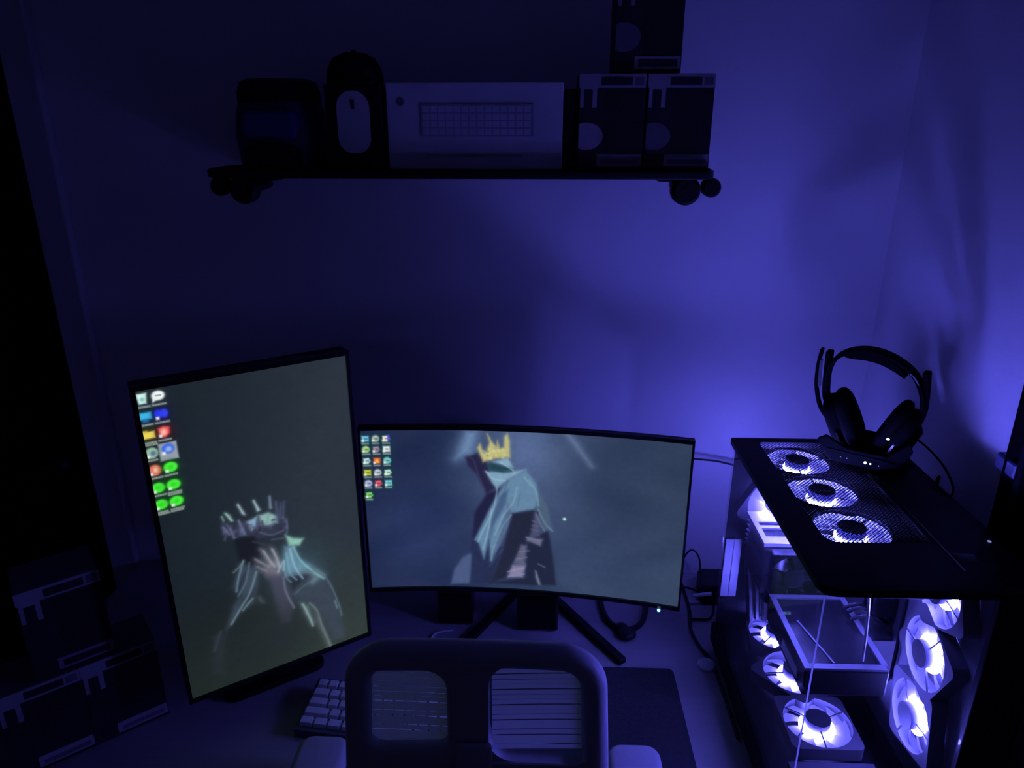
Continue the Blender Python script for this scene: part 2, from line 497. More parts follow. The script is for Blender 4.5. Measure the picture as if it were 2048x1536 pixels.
# outlines on the two screens, in millimetres from the upper corner of the picture
LP=[
 ([(84,248),(91,270),(109,280),(121,280),(132,292),(182,297),(188,281),(186,262),(122,252),(102,254)],(52,55,76)),
 ([(99,280),(133,287),(139,312),(130,351),(103,329)],(22,24,32)),
 ([(123,256),(141,250),(138,268),(129,274)],(150,190,215)),
 ([(144,250),(159,249),(173,259),(172,273),(157,274),(145,268)],(165,210,212)),
 ([(156,257),(161,254),(158,269),(152,270)],(110,150,130)),
 ([(91,229),(98,235),(102,247),(98,245)],(150,190,180)),
 ([(113,219),(116,226),(122,242),(117,237)],(165,190,200)),
 ([(138,220),(147,240),(142,241)],(165,190,200)),
 ([(165,220),(166,243),(162,241)],(120,135,160)),
 ([(171,235),(176,234),(177,249),(189,236),(184,268),(171,258)],(58,66,92)),
 ([(85,234),(89,247),(86,249)],(70,85,95)),
 ([(110,249),(116,264),(119,279),(109,277)],(95,105,140)),
 ([(97,255),(104,269),(98,279)],(80,85,110)),
 ([(83,253),(94,262),(92,270),(84,266)],(85,90,125)),
 ([(183,301),(196,311),(213,318),(205,329),(187,324)],(160,222,200)),
 ([(179,323),(195,326),(202,356),(220,374),(244,405),(199,389),(175,383),(173,354)],(112,155,178)),
 ([(173,382),(224,385),(251,421),(264,475),(272,553),(251,554),(219,467),(193,446),(177,421)],(60,70,86)),
 ([(174,384),(215,394),(185,415)],(33,36,46)),
 ([(210,383),(232,391),(241,407),(221,416),(216,411),(222,400)],(105,130,140)),
 ([(135,353),(151,346),(168,353),(171,378),(160,383),(143,371)],(118,114,130)),
 ([(138,313),(144,318),(160,353),(150,351)],(150,150,160)),
 ([(156,317),(161,322),(168,346),(171,366),(161,350)],(150,155,165)),
 ([(127,329),(141,340),(143,348),(130,339)],(120,120,135)),
 ([(126,342),(137,352),(136,356),(126,348)],(110,110,125)),
 ([(146,369),(168,377),(182,445),(173,480),(158,474)],(72,72,92)),
 ([(103,329),(112,335),(132,352),(126,386),(115,415),(91,424),(73,444),(65,450),(83,408),(95,392),(87,371)],(66,80,95)),
 ([(91,372),(113,345),(104,368),(95,389)],(34,40,52)),
 ([(99,399),(121,387),(116,403),(91,418)],(40,48,60)),
 ([(196,448),(208,459),(216,498),(210,499),(201,473)],(125,150,155)),
 ([(216,462),(225,489),(244,565),(238,566),(221,504)],(92,106,112)),
 ([(42,453),(66,457),(51,536),(35,528)],(42,49,58)),
 ([(126,407),(132,419),(127,415)],(100,110,120)),
]
RP=[
 ([(192,-5),(214,-6),(203,41),(172,54)],(120,152,192)),
 ([(275,-8),(333,-11),(339,45),(283,57)],(92,112,158)),
 ([(375,-12),(387,-11),(434,57),(429,59)],(110,132,165)),
 ([(199,259),(201,293),(194,333),(155,336),(162,303),(179,273)],(72,88,128)),
 ([(190,50),(214,40),(231,59),(239,87),(249,113),(230,126),(213,86),(195,67)],(38,36,68)),
 ([(230,126),(257,113),(238,155),(205,230),(198,262),(206,169)],(32,32,64)),
 ([(202,230),(213,236),(223,273),(234,234),(261,245),(236,330),(194,333)],(38,46,80)),
 ([(309,230),(351,199),(363,270),(369,326),(326,330),(236,330),(307,312)],(32,38,62)),
 ([(272,94),(306,72),(326,97),(334,132),(332,147),(319,156),(280,167),(272,195),(250,246),(236,278),(234,228),(223,273),(213,236),(205,230),(238,155),(257,118)],(98,132,162)),
 ([(256,130),(272,115),(267,147),(243,197),(237,228),(240,179)],(68,92,128)),
 ([(272,147),(280,167),(261,226),(239,278),(250,227)],(80,102,135)),
 ([(332,114),(350,154),(359,202),(343,200),(324,159)],(75,95,120)),
 ([(242,57),(272,47),(283,69),(257,61)],(132,168,190)),
 ([(231,63),(242,60),(283,71),(262,78),(239,76)],(34,66,78)),
 ([(228,78),(262,79),(306,70),(272,94),(249,113),(241,102)],(125,160,185)),
 ([(214,29),(219,20),(225,37),(229,40),(237,17),(233,-1),(242,16),(250,24),(252,13),(257,28),(264,25),(265,4),(271,-3),(275,12),(276,46),(249,50),(224,58)],(188,184,124)),
 ([(280,167),(319,158),(332,161),(309,230),(282,281),(266,315),(236,330),(261,251),(272,204)],(34,38,60)),
 ([(309,219),(341,221),(336,237),(309,226)],(105,106,136)),
 ([(298,236),(309,239),(304,280),(282,281)],(92,92,122)),
 ([(280,285),(307,283),(301,312),(271,314)],(128,124,158)),
 ([(323,163),(330,168),(334,216),(321,213)],(75,76,106)),
 ([(328,297),(338,327),(334,328),(327,310)],(110,115,140)),
]


LSTROKE=[
 ([(188,330),(192,366),(204,397)],(150,195,215),1.1),
 ([(181,337),(183,377),(193,396)],(120,165,190),0.9),
 ([(194,328),(204,360),(226,393),(242,412)],(130,190,200),1.3),
 ([(174,359),(176,384),(183,397)],(110,150,170),0.9),
 ([(109,326),(98,355),(91,381)],(110,140,160),1.1),
 ([(118,334),(108,368),(93,391)],(95,120,140),0.9),
 ([(127,356),(113,390),(94,416),(75,442)],(118,148,165),1.3),
 ([(91,343),(102,335),(109,328)],(120,140,140),0.7),
 ([(115,405),(104,415),(97,422)],(125,160,160),0.9),
 ([(176,382),(201,386),(226,391),(243,407),(254,434),(264,474),(268,503)],(95,120,135),0.9),
 ([(199,451),(205,471),(213,504)],(140,170,170),1.5),
 ([(211,453),(223,474),(229,508),(242,562)],(110,125,130),1.3),
 ([(216,409),(198,417),(188,424)],(80,95,110),1.3),
 ([(171,383),(172,413),(183,452)],(115,115,140),1.3),
 ([(163,369),(175,350),(173,368)],(150,190,205),1.1),
 ([(144,320),(150,336),(158,356)],(160,160,175),0.9),
 ([(158,321),(164,341),(166,361)],(160,165,180),0.9),
 ([(129,331),(139,342),(148,352)],(135,135,150),0.9),
 ([(130,345),(138,354),(145,361)],(120,120,135),0.9),
 ([(86,234),(88,242)],(140,180,170),0.7),
 ([(93,231),(100,246)],(160,200,185),1.1),
 ([(113,221),(120,239)],(170,195,205),1.1),
 ([(139,221),(144,240)],(170,200,205),1.1),
 ([(165,221),(164,242)],(130,145,170),0.9),
 ([(174,232),(173,259)],(75,85,115),0.9),
 ([(181,237),(177,265)],(75,85,115),0.9),
 ([(187,236),(183,272)],(70,80,110),0.9),
 ([(86,254),(93,270)],(110,115,150),0.9),
 ([(96,260),(100,279)],(100,105,140),0.9),
 ([(111,249),(117,276)],(105,115,150),1.1),
 ([(92,250),(97,267)],(90,98,130),0.9),
 ([(142,282),(161,293),(182,290)],(90,92,122),1.1),
 ([(160,302),(180,306)],(80,85,112),1.1),
 ([(129,296),(143,305),(158,315)],(60,58,75),1.1),
 ([(188,273),(188,287),(185,300)],(100,110,145),0.9),
 ([(42,482),(56,449)],(48,56,66),2.6),
 ([(258,467),(261,484)],(115,130,145),1.1),
]
RSTROKE=[
 ([(251,112),(243,160),(221,210),(212,235)],(150,185,205),0.5),
 ([(272,95),(257,143),(239,192),(231,242)],(70,95,125),0.8),
 ([(289,110),(282,142),(261,175),(246,217)],(128,162,188),0.7),
 ([(313,93),(327,119),(331,147)],(125,160,185),0.8),
 ([(296,121),(291,149)],(85,115,140),0.7),
 ([(240,160),(232,209),(222,251)],(150,180,205),0.5),
 ([(278,170),(260,199),(242,250),(238,276)],(120,145,175),0.7),
 ([(331,155),(345,186),(360,201)],(110,135,160),0.7),
 ([(303,86),(316,104)],(135,165,185),0.7),
 ([(230,78),(244,93),(265,96)],(150,185,205),0.7),
 ([(258,58),(275,68),(282,73)],(150,185,205),0.8),
 ([(237,66),(258,77),(278,76)],(36,70,82),1.0),
 ([(271,301),(303,290)],(150,145,175),0.8),
 ([(273,312),(304,304)],(140,134,168),0.8),
 ([(289,270),(309,265)],(125,122,152),0.7),
 ([(294,253),(314,249)],(120,118,150),0.7),
 ([(283,285),(306,279)],(110,108,138),0.7),
 ([(308,219),(335,225)],(125,125,155),0.7),
 ([(319,181),(329,184)],(105,105,135),0.5),
 ([(319,191),(331,193)],(105,105,135),0.5),
 ([(318,200),(331,203)],(100,100,130),0.5),
 ([(326,163),(335,187),(344,202)],(120,135,160),0.5),
 ([(332,278),(345,285)],(100,108,140),0.8),
 ([(327,295),(335,325)],(120,125,150),0.7),
 ([(234,289),(260,249)],(60,72,105),0.7),
 ([(193,46),(206,56),(216,90),(226,117)],(60,58,95),0.7),
]


def label_dashes(cx, cy, wd, rows=1, bright=(190, 200, 195)):
    out = []
    rnd = random.Random(int(cx * 7 + cy))
    for r_ in range(rows):
        x = cx - wd / 2
        while x < cx + wd / 2 - 1:
            l = rnd.uniform(1.5, 4)
            out.append(('rect', (x, min(x + l, cx + wd / 2), cy + r_ * 3.4 - 1.2, cy + r_ * 3.4 + 1.2), bright, 0.5, 0.85))
            x += l + 0.9
    return out

def left_icons():
    S = []; dx = 6
    def halo(x, y, c): S.append(('disc', (x, y, 12, 11), c, 3.0, 0.55))
    def arrow(x, y): S.append(('rect', (x - 8, x - 3.5, y + 3.5, y + 8), (235, 240, 240), 0.5))
    rows = [14, 43, 72, 102, 131, 161, 190]
    A, B = 7, 29
    halo(A, rows[0], (20, 60, 55)); S.append(('poly', [(A - 7, rows[0] - 8), (A + 7, rows[0] - 8), (A + 5, rows[0] + 8), (A - 5, rows[0] + 8)], (225, 250, 245), 0.7))
    S.append(('disc', (A, rows[0] + 1, 3, 3), (120, 200, 195), 0.8))
    halo(B, rows[0], (45, 60, 60)); S.append(('disc', (B, rows[0] - 1, 9, 7.5), (245, 250, 250), 0.7)); S.append(('poly', [(B - 8, rows[0] + 2), (B - 2, rows[0] + 5), (B - 9, rows[0] + 9)], (245, 250, 250), 0.6))
    for k in (-3, 0, 3): S.append(('disc', (B + k, rows[0] - 1, 1, 1), (90, 100, 100), 0.4))
    halo(A, rows[1], (10, 60, 70)); S.append(('rect', (A - 9, A + 9, rows[1] - 7, rows[1] + 4), (60, 180, 225), 0.7)); S.append(('rect', (A - 4, A + 4, rows[1] + 4, rows[1] + 8), (40, 110, 180), 0.7))
    halo(B, rows[1], (20, 20, 120)); S.append(('disc', (B - 4, rows[1] - 1, 5.5, 7), (40, 55, 235), 0.7)); S.append(('disc', (B + 4, rows[1] - 1, 5.5, 7), (50, 65, 240), 0.7)); arrow(B, rows[1])
    halo(A, rows[2], (70, 70, 5)); S.append(('rect', (A - 9, A + 9, rows[2] - 5, rows[2] + 6), (240, 222, 95), 0.7)); S.append(('rect', (A - 9, A - 1, rows[2] - 7, rows[2] - 4), (225, 195, 60), 0.6))
    halo(B, rows[2], (95, 10, 15)); S.append(('poly', [(B - 8, rows[2] - 7), (B, rows[2] - 9), (B + 8, rows[2] - 7), (B + 7, rows[2] + 3), (B, rows[2] + 9), (B - 7, rows[2] + 3)], (235, 80, 80), 0.8)); S.append(('disc', (B - 1, rows[2], 4, 5), (255, 190, 180), 1.2)); arrow(B, rows[2])
    halo(A, rows[3], (30, 60, 45)); S.append(('disc', (A, rows[3], 9, 9), (150, 195, 165), 0.7)); S.append(('disc', (A + 2, rows[3] + 1, 4, 4), (90, 110, 150), 1.0)); arrow(A, rows[3])
    S.append(('rect', (B - 12, B + 14, rows[3] - 12, rows[3] + 17), (150, 158, 172), 0.6)); S.append(('disc', (B + 1, rows[3] - 2, 9, 8.5), (60, 105, 220), 0.7)); S.append(('disc', (B + 2, rows[3] - 1, 4.5, 4.2), (150, 175, 225), 0.8)); arrow(B, rows[3] - 1)
    halo(A, rows[4], (75, 30, 15)); S.append(('disc', (A, rows[4], 9, 9), (225, 120, 95), 0.8)); S.append(('disc', (A + 1, rows[4], 3, 4), (245, 190, 170), 0.9)); arrow(A, rows[4])
    for (x, y) in ((B, rows[4]), (A, rows[5]), (B, rows[5]), (A, rows[6]), (B, rows[6])):
        halo(x, y, (10, 110, 5)); S.append(('disc', (x, y, 10, 8.5), (75, 238, 62), 0.7)); S.append(('disc', (x, y, 4, 3.4), (50, 215, 40), 0.8)); arrow(x, y + 0.5)
    for r_, y in enumerate(rows):
        if r_ != 3: S += label_dashes(A, y + 13, 20, 2 if r_ in (2, 6) else 1); S += label_dashes(B, y + 13, 20, 2 if r_ in (5, 6) else 1)
        else: S += label_dashes(A, y + 12, 14)
    return S

def right_icons():
    S = []; xs = (8, 27, 46); ys = (20, 42, 66, 91, 114, 139)
    c = [[(110, 190, 225), (170, 185, 175), (235, 232, 215)], [(175, 215, 140), (165, 140, 165), (225, 235, 235)], [(190, 225, 230), (225, 90, 60), (120, 200, 200)],
         [(200, 205, 60), (190, 205, 215), (190, 235, 210)], [(180, 185, 230), (235, 90, 110), (120, 205, 215)], [(135, 215, 110)]]
    for r_, row in enumerate(c):
        for k, col in enumerate(row):
            x, y = xs[k], ys[r_]
            S.append(('disc', (x, y, 10, 11), (12, 62, 55) if k != 1 or r_ < 2 else (40, 40, 55), 2.5, 0.6))
            if (r_ + k) % 3 == 0: S.append(('rect', (x - 6.5, x + 6.5, y - 8, y + 4), col, 0.6))
            elif (r_ + k) % 3 == 1: S.append(('disc', (x, y - 2, 7, 7), col, 0.7))
            else: S.append(('poly', [(x - 6, y - 7), (x + 4, y - 8), (x + 7, y - 1), (x + 2, y + 5), (x - 6, y + 4)], col, 0.6))
            S.append(('rect', (x - 2, x + 4, y - 3, y - 0.5), tuple(v * 0.55 for v in col), 0.5))
            S.append(('rect', (x - 7, x - 3, y + 0.5, y + 4.5), (235, 240, 240), 0.5))
            S += label_dashes(x, y + 8, 14)
    S.append(('disc', (23 + 4, 65, 3.5, 4), (240, 190, 70), 0.8))
    S.append(('rect', (49, 53, 11, 23), (70, 70, 215), 0.6))
    return S

def left_monitor():
    t = thing('portrait_monitor', 'flat black monitor turned upright, showing icons over a crowned figure', 'monitor', (-0.455, 1.068, DZ), 0.609)
    Wm, Hm, cz = 321, 567, 1.106 - DZ
    hw, hh = Wm / 2000, Hm / 2000
    MB().span(-hw - 0.006, hw + 0.006, 0.006, 0.030, cz - hh - 0.008, cz + hh + 0.008).build('housing', M['black'], t, bevel=0.003)
    bz = MB()
    for (x0, x1, z0, z1) in ((-hw - 0.006, -hw, -hh - 0.008, hh + 0.008), (hw, hw + 0.006, -hh - 0.008, hh + 0.008), (-hw, hw, hh, hh + 0.008), (-hw, hw, -hh - 0.008, -hh)):
        bz.span(x0, x1, -0.004, 0.0062, cz + z0, cz + z1)
    bz.build('bezel', M['black_gloss'], t)
    base = lambda X, Y: (mix((25, 33, 42), (42, 51, 59), np.clip(X / Wm * 0.9 + gauss(X, Y, 300, 330, 160, 260) * 0.5, 0, 1)) * (1 - 0.16 * gauss(X, Y, 90, 470, 120, 130))[..., None]
                         + np.array((8, 10, -2)) * np.clip((Y - 330) / 240, 0, 1)[..., None])
    o = lambda p: [(x + 5, y + 4) for x, y in p]
    sh = [('glow', (205, 385, 45, 50), (62, 96, 112), 1, 0.55)]
    sh += [('poly', o(p), c, 2.6 if k > 14 else 1.5, 0.82) for k, (p, c) in enumerate(LP)]
    sh += [('glow', (100, 520, 70, 60), (34, 41, 44), 1, 0.7), ('glow', (165, 500, 45, 50), (38, 44, 48), 1, 0.65)]
    rnd = random.Random(9)
    for k in range(60):      # worked metal of the crown
        x = rnd.uniform(84, 188); y = 262 + (x - 84) * 0.13 + rnd.uniform(-9, 16)
        v = rnd.uniform(0.4, 1.2); sh.append(('disc', (x + 5, y + 4, rnd.uniform(1.2, 2.6), rnd.uniform(1.2, 3)), (80 * v, 84 * v, 116 * v), 0.8, 0.6))
    sh += [('line', o(p), c, 1.0, 0.85, w_) for p, c, w_ in LSTROKE] + left_icons()
    X, Y, img = paint(Wm, Hm, base, sh, 1.15, 1.6)
    screen_mesh('screen', X, Y, img, lambda x, y: np.stack([x - hw, np.full_like(x, 0.0), cz + hh - y], -1), t)
    MB().span(-0.02, 0.02, 0.05, 0.085, 0.012, cz + 0.04).build('stand_neck', M['black_metal'], t, bevel=0.004)
    MB().span(-0.05, 0.05, 0.030, 0.052, cz - 0.05, cz + 0.05).build('mount_plate', M['black'], t, bevel=0.003)
    sheet('stand_base', [rrect(-0.10, 0.085, 0.045, 0.20, 0.02)], 0.004, M['black_metal'], t, 0.002, tf=lambda x, y, z: (x, y, z + 0.0065))
left_monitor()

def right_monitor():
    t = thing('curved_monitor', 'wide curved monitor on a splayed stand, showing a hooded figure in a gold crown', 'monitor', (-0.024, 1.22, DZ), -0.066)
    Wm, Hm, cz = 612, 349, 1.041 - DZ
    hw, hh = Wm / 2000, Hm / 2000
    RC = 1.8
    sag = lambda x: (0.31 ** 2 - x * x) / (2 * RC)
    n = 40
    def arc(x0, x1, ya, yb, z0, z1):
        mb = MB(); vs = []; fs = []
        for i in range(n + 1):
            x = x0 + (x1 - x0) * i / n; s = sag(x)
            vs += [(x, s + ya, z0), (x, s + yb, z0), (x, s + yb, z1), (x, s + ya, z1)]
        for i in range(n):
            a = i * 4
            for k in range(4): fs.append((a + k, a + (k + 1) % 4, a + 4 + (k + 1) % 4, a + 4 + k))
        fs.append((0, 3, 2, 1)); fs.append((n * 4, n * 4 + 1, n * 4 + 2, n * 4 + 3))
        return mb.add(vs, fs)
    ow, oh = 0.310, 0.1825
    hs_ = arc(-ow, ow, 0.004, 0.010, cz - oh, cz + oh); q = arc(-0.22, 0.22, 0.010, 0.045, cz - 0.11, cz + 0.11); hs_.add(q.v, q.f)
    hs_.build('housing', M['black'], t)
    mb = arc(-ow, ow, -0.003, 0.0045, cz + hh, cz + oh)
    for q in (arc(-ow, ow, -0.003, 0.0045, cz - oh, cz - hh), arc(-ow, -hw, -0.003, 0.0045, cz - hh, cz + hh), arc(hw, ow, -0.003, 0.0045, cz - hh, cz + hh)):
        mb.add(q.v, q.f)
    mb.build('bezel', M['black_gloss'], t)
    base = lambda X, Y: (mix((31, 42, 74), (48, 62, 88), np.clip((X - 150) / 450, 0, 1)) + gauss(X, Y, 300, 60, 110, 150)[..., None] * np.array((40, 46, 54)) + gauss(X, Y, 400, 300, 220, 120)[..., None] * np.array((12, 14, 16))
                         + gauss(X, Y, 90, 230, 90, 110)[..., None] * np.array((10, 10, 18)) + (4 * np.sin(X / 41.0 + np.sin(Y / 37.0) * 2) * np.sin(Y / 53.0 + X / 90.0))[..., None])
    fix = lambda x, y: (x + 4, y + 9 * (1 - ((x - 302) / 302) ** 2))
    sh = []
    for i, (p, c) in enumerate(RP):
        s = ('poly', [fix(*q) for q in p], c)
        if i < 3: s = ('poly', [fix(*q) for q in p], c, (7, 14, 3.5)[i], (0.95, 0.75, 0.8)[i])
        sh.append(s)
    sh += [('line', [fix(*q) for q in p], c, 0.8, 0.85, w_ * 1.3) for p, c, w_ in RSTROKE]
    sh += [('disc', (*fix(382, 173), 3.0, 3.0), (190, 240, 225), 0.7)]
    rnd = random.Random(4)
    for k in range(22):      # worked metal of the crown
        x, y = fix(rnd.uniform(226, 272), rnd.uniform(28, 52)); sh.append(('disc', (x, y, 2, 2), rnd.choice([(120, 118, 90), (215, 212, 150)]), 0.8, 0.6))
    sh += right_icons()
    X, Y, img = paint(Wm, Hm, base, sh, 1.3, 1.4)
    screen_mesh('screen', X, Y, img, lambda x, y: np.stack([x - hw, sag(x - hw) + 0.0015, cz + hh - y], -1), t)
    MB().lathe([(0.003, 0), (0.003, 0.003)], 10, (0.270, -0.0005, cz - oh - 0.003)).build('power_light', M['led_blue'], t)
    MB().span(-0.028, 0.028, 0.065, 0.21, cz + 0.0, cz + 0.06).build('mount_arm', M['black'], t, bevel=0.005)
    MB().span(-0.024, 0.024, 0.20, 0.235, 0.012, cz + 0.07).build('stand_neck', M['black_metal'], t, bevel=0.005)
    MB().bar((0.022, 0.215, 0.008), (0.205, -0.025, 0.008), 0.018, 0.012).build('stand_leg', M['black_metal'], t, bevel=0.002)
    MB().bar((-0.012, 0.215, 0.008), (-0.139, -0.050, 0.008), 0.018, 0.012).build('stand_leg', M['black_metal'], t, bevel=0.002)
right_monitor()

# ------------------------------------------------------------------ computer case
CX0, CX1, CY0, CY1, CZ0, CZT = 0.368, 0.652, 0.787, 1.252, DZ, 1.207
CO = (0.51, 1.02, DZ)
case = thing('computer_case', 'black glass sided computer case with blue glowing fans inside', 'computer case', CO)

def make_fan():
    """one fan, axis +Z, hub face up; a frame with hub, light ring, struts and blades as its sub-parts"""
    f = sheet('fan', [rrect(-0.0575, 0.0575, -0.0575, 0.0575, 0.012), circ(0, 0, 0.0545, 48)], 0.0115, M['fan_frame'], case)
    MB().lathe([(0.0205, -0.004), (0.0205, 0.0165), (0.0195, 0.0178), (0.0, 0.0182)], 32).build('hub', M['hub'], f, smooth=True)
    MB().lathe([(0.0212, -0.002), (0.0212, 0.004), (0.0229, 0.0035), (0.0229, -0.001)], 32).build('light_ring', M['ring_top'], f)
    nb = 9; me = None
    vs = []; fs = []
    NR, NA = 7, 5
    for side in (0, 1):
        for i in range(NR + 1):
            r = 0.0225 + (0.0535 - 0.0225) * i / NR
            for j in range(NA + 1):
                u = j / NA
                a = R(39.2) * u + R(16) * ((r - 0.0225) / 0.031) ** 1.3
                vs.append((r * math.cos(a), r * math.sin(a), -0.007 + 0.010 * u - 0.0012 * side))
    k = (NR + 1) * (NA + 1)
    for side in (0, 1):
        for i in range(NR):
            for j in range(NA):
                a = side * k + i * (NA + 1) + j
                fs.append((a, a + 1, a + NA + 2, a + NA + 1))
    b0 = MB().add(vs, fs).build('fan_blade', M['blade'], f, smooth=True)
    for q in range(1, nb):
        c = b0.copy(); COL.objects.link(c); c.rotation_euler = (0, 0, 2 * PI * q / nb)
    for q in range(3):
        a = R(25 + 120 * q)
        MB().bar((0.0195 * math.cos(a), 0.0195 * math.sin(a), 0.0105), (0.056 * math.cos(a), 0.056 * math.sin(a), 0.0105), 0.0022, 0.002).build('strut', M['fan_frame'], f)
    return f

fan0 = make_fan()
ring_mesh = {}; top_blades = []
def place_fan(first, c, axis, s=1.0, spin=0.0, ring='top'):
    f = fan0 if first else copy_tree(fan0, case)
    f.location = Vector(c) - Vector(CO)
    f.rotation_euler = (Vector((0, 0, 1)).rotation_difference(Vector(axis)).to_matrix() @ Matrix.Rotation(spin, 3, 'Z')).to_euler()
    f.scale = (s, s, s)
    for ch in f.children:
        if ch.name.startswith('light_ring') and ring != 'top':
            if ring not in ring_mesh:
                ring_mesh[ring] = ch.data.copy(); ring_mesh[ring].materials[0] = M['ring_' + ring]
                for v in ring_mesh[ring].vertices:
                    rr = math.hypot(v.co.x, v.co.y)
                    if rr > 0.0222: v.co.x *= 0.0285 / rr; v.co.y *= 0.0285 / rr
            ch.data = ring_mesh[ring]
    for ch in f.children:
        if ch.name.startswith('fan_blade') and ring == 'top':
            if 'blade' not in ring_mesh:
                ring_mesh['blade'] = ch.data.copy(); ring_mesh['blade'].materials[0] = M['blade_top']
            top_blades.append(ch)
    if axis[2] == 1 and c[2] > 1: MB().lathe([(0.0206, 0.0), (0.0206, 0.0012), (0.0, 0.0014)], 32, (0, 0, 0.0182)).build('motor_plate', M['hub_back'], f)
    return f
place_fan(True, (0.4715, 0.962, 1.174), (0, 0, 1), 1.0, 0.3)
place_fan(False, (0.4700, 1.079, 1.174), (0, 0, 1), 1.0, 1.1)
place_fan(False, (0.4680, 1.194, 1.174), (0, 0, 1), 0.98, 2.0)
for k, y in enumerate((0.966, 1.083, 1.194)): place_fan(False, (0.475, y, 0.808), (0, 0, 1), 1.0 if k < 2 else 0.93, 0.7 * k, 'bottom')
for k, z in enumerate((0.916, 1.031, 1.141)): place_fan(False, (0.5805, 0.884, z), (-1, 0, 0), 0.97, 0.2 + 0.9 * k, 'side')
place_fan(False, (0.452, 1.230, 1.085), (0, 1, 0), 0.97, 0.5, 'rear')

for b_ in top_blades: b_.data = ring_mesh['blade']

def case_parts():
    O = CO
    tp = sheet('top_panel', [rrect(CX0 - 0.004, CX1, CY0, CY1, [0.008, 0.004, 0.02, 0.02]), rrect(0.408, 0.556, 0.897, 1.238, 0.012)], 0.0045, M['black_metal'], case, 0.0015,
               tf=lambda x, y, z: (x - O[0], y - O[1], z + 1.201 - O[2]))
    MB(O).span(0.5605, 0.5635, 0.83, 1.24, 1.2065, 1.2085).build('trim_ridge', M['black_gloss'], case)
    # hexagon-like mesh of the vent: fine crossing wires
    g = MB(O); p = 0.0046
    x0, x1, y0, y1 = 0.405, 0.559, 0.894, 1.241
    for sgn in (1, -1):
        c = -1.0
        k0 = int((y0 - x1 if sgn == 1 else y0 + x0) / (p * 1.4142)) - 1
        k1 = int((y1 - x0 if sgn == 1 else y1 + x1) / (p * 1.4142)) + 1
        for k in range(k0, k1 + 1):
            c = k * p * 1.4142
            pts = []
            xa = max(x0, (y0 - c) * sgn if sgn == 1 else (c - y1)); xb = min(x1, (y1 - c) if sgn == 1 else (c - y0))
            if xb - xa < 0.002: continue
            g.bar((xa, c + sgn * xa, 1.2035 if sgn == 1 else 1.2027), (xb, c + sgn * xb, 1.2035 if sgn == 1 else 1.2027), 0.0009, 0.0007)
    go = g.build('mesh_grille', M['matte_black'], case); go['kind'] = 'stuff'
    sheet('fan_glow_mask', [rrect(0.4055, 0.5585, 0.8945, 1.2405, 0.01)] + [circ(x, y, 0.0555, 40) for x, y in ((0.4715, 0.962), (0.4700, 1.079), (0.4680, 1.1935))], 0.0006, M['matte_black'], case,  # plate added under the grille to block the interior glow around the fans
          tf=lambda x, y, z: (x - O[0], y - O[1], z + 1.1905 - O[2]))
    # feet and bottom tray
    for x in (0.39, 0.63):
        for y in (0.82, 1.22): MB(O).span(x - 0.015, x + 0.015, y - 0.02, y + 0.02, DZ + 0.001, DZ + 0.016).build('foot', M['black'], case, bevel=0.002)
    MB(O).span(CX0 + 0.001, CX1, CY0 + 0.001, CY1, DZ + 0.016, DZ + 0.052).build('bottom_tray', M['black_metal'], case, bevel=0.002)
    MB(O).span(CX0 - 0.003, CX0 + 0.03, CY0 - 0.002, CY1, DZ + 0.014, DZ + 0.056).build('bottom_rail', M['black_metal'], case, bevel=0.002)
    MB(O).span(0.41, 0.545, 0.80, 0.905, DZ + 0.052, DZ + 0.056).build('floor_plate', M['case_inner'], case)
    # panels
    MB(O).span(CX0, CX0 + 0.004, CY0 + 0.004, CY1 - 0.004, DZ + 0.056, 1.1945).build('side_glass', M['glass'], case)
    MB(O).span(CX0, 0.5835, CY0, CY0 + 0.004, DZ + 0.056, 1.1945).build('front_glass', M['glass'], case)
    e = MB(O).add([(CX0 - 0.0008, CY0 + 0.0008, DZ + 0.056), (CX0 + 0.0008, CY0 - 0.0008, DZ + 0.056), (CX0 + 0.0008, CY0 - 0.0008, 1.1945), (CX0 - 0.0008, CY0 + 0.0008, 1.1945)], [(0, 1, 2, 3)]).build('glass_edge', M['glass_edge'], case)
    MB(O).span(0.5865, CX1, CY0, CY0 + 0.012, DZ + 0.052, 1.1945).build('front_strip', M['black_metal'], case, bevel=0.002)
    MB(O).span(CX1 - 0.004, CX1, CY0 + 0.012, CY1 - 0.004, DZ + 0.052, 1.1945).build('side_panel', M['black_metal'], case)
    MB(O).span(0.5925, 0.5955, CY0 + 0.0125, CY1 - 0.016, DZ + 0.052, 1.1945).build('motherboard_tray', M['case_inner'], case)
    rp = sheet('rear_panel', [rrect(CX0 + 0.004, CX1 - 0.004, DZ + 0.052, 1.1945, 0.002), circ(0.452, 1.085, 0.053, 36), rrect(0.3735, 0.404, 0.865, 0.995, 0.003)], 0.001, M['black_metal'], case,
               tf=lambda x, y, z: (x - O[0], CY1 - 0.006 + z - O[1], y - O[2]))
    for x0, x1 in ((0.3735, 0.388), (0.3895, 0.404)):
        MB(O).span(x0, x1, CY1 - 0.010, CY1 - 0.0085, 0.865, 0.995).build('slot_cover', M['silver'], case)
    for k in range(5):
        y = 1.212 + 0.006 * (k % 2)
        MB(O).tube(smoothline([(0.41 + 0.012 * k, y, 1.00 - 0.01 * k), (0.415 + 0.012 * k, y + 0.012, 0.95), (0.42 + 0.014 * k, y, 0.90), (0.43 + 0.014 * k, y + 0.005, 0.83)]), 0.007, 8).build('power_cable', M['black'], case, smooth=True)
    # boards and coolers
    mbp = MB(O).span(0.586, 0.5895, 0.985, 1.215, 0.89, 1.150).build('motherboard', M['board'], case)
    for k in range(4): MB(O).span(0.548, 0.5855, 1.000 + 0.010 * k, 1.005 + 0.010 * k, 1.005, 1.135).build('memory_stick', M['black_gloss'], mbp)
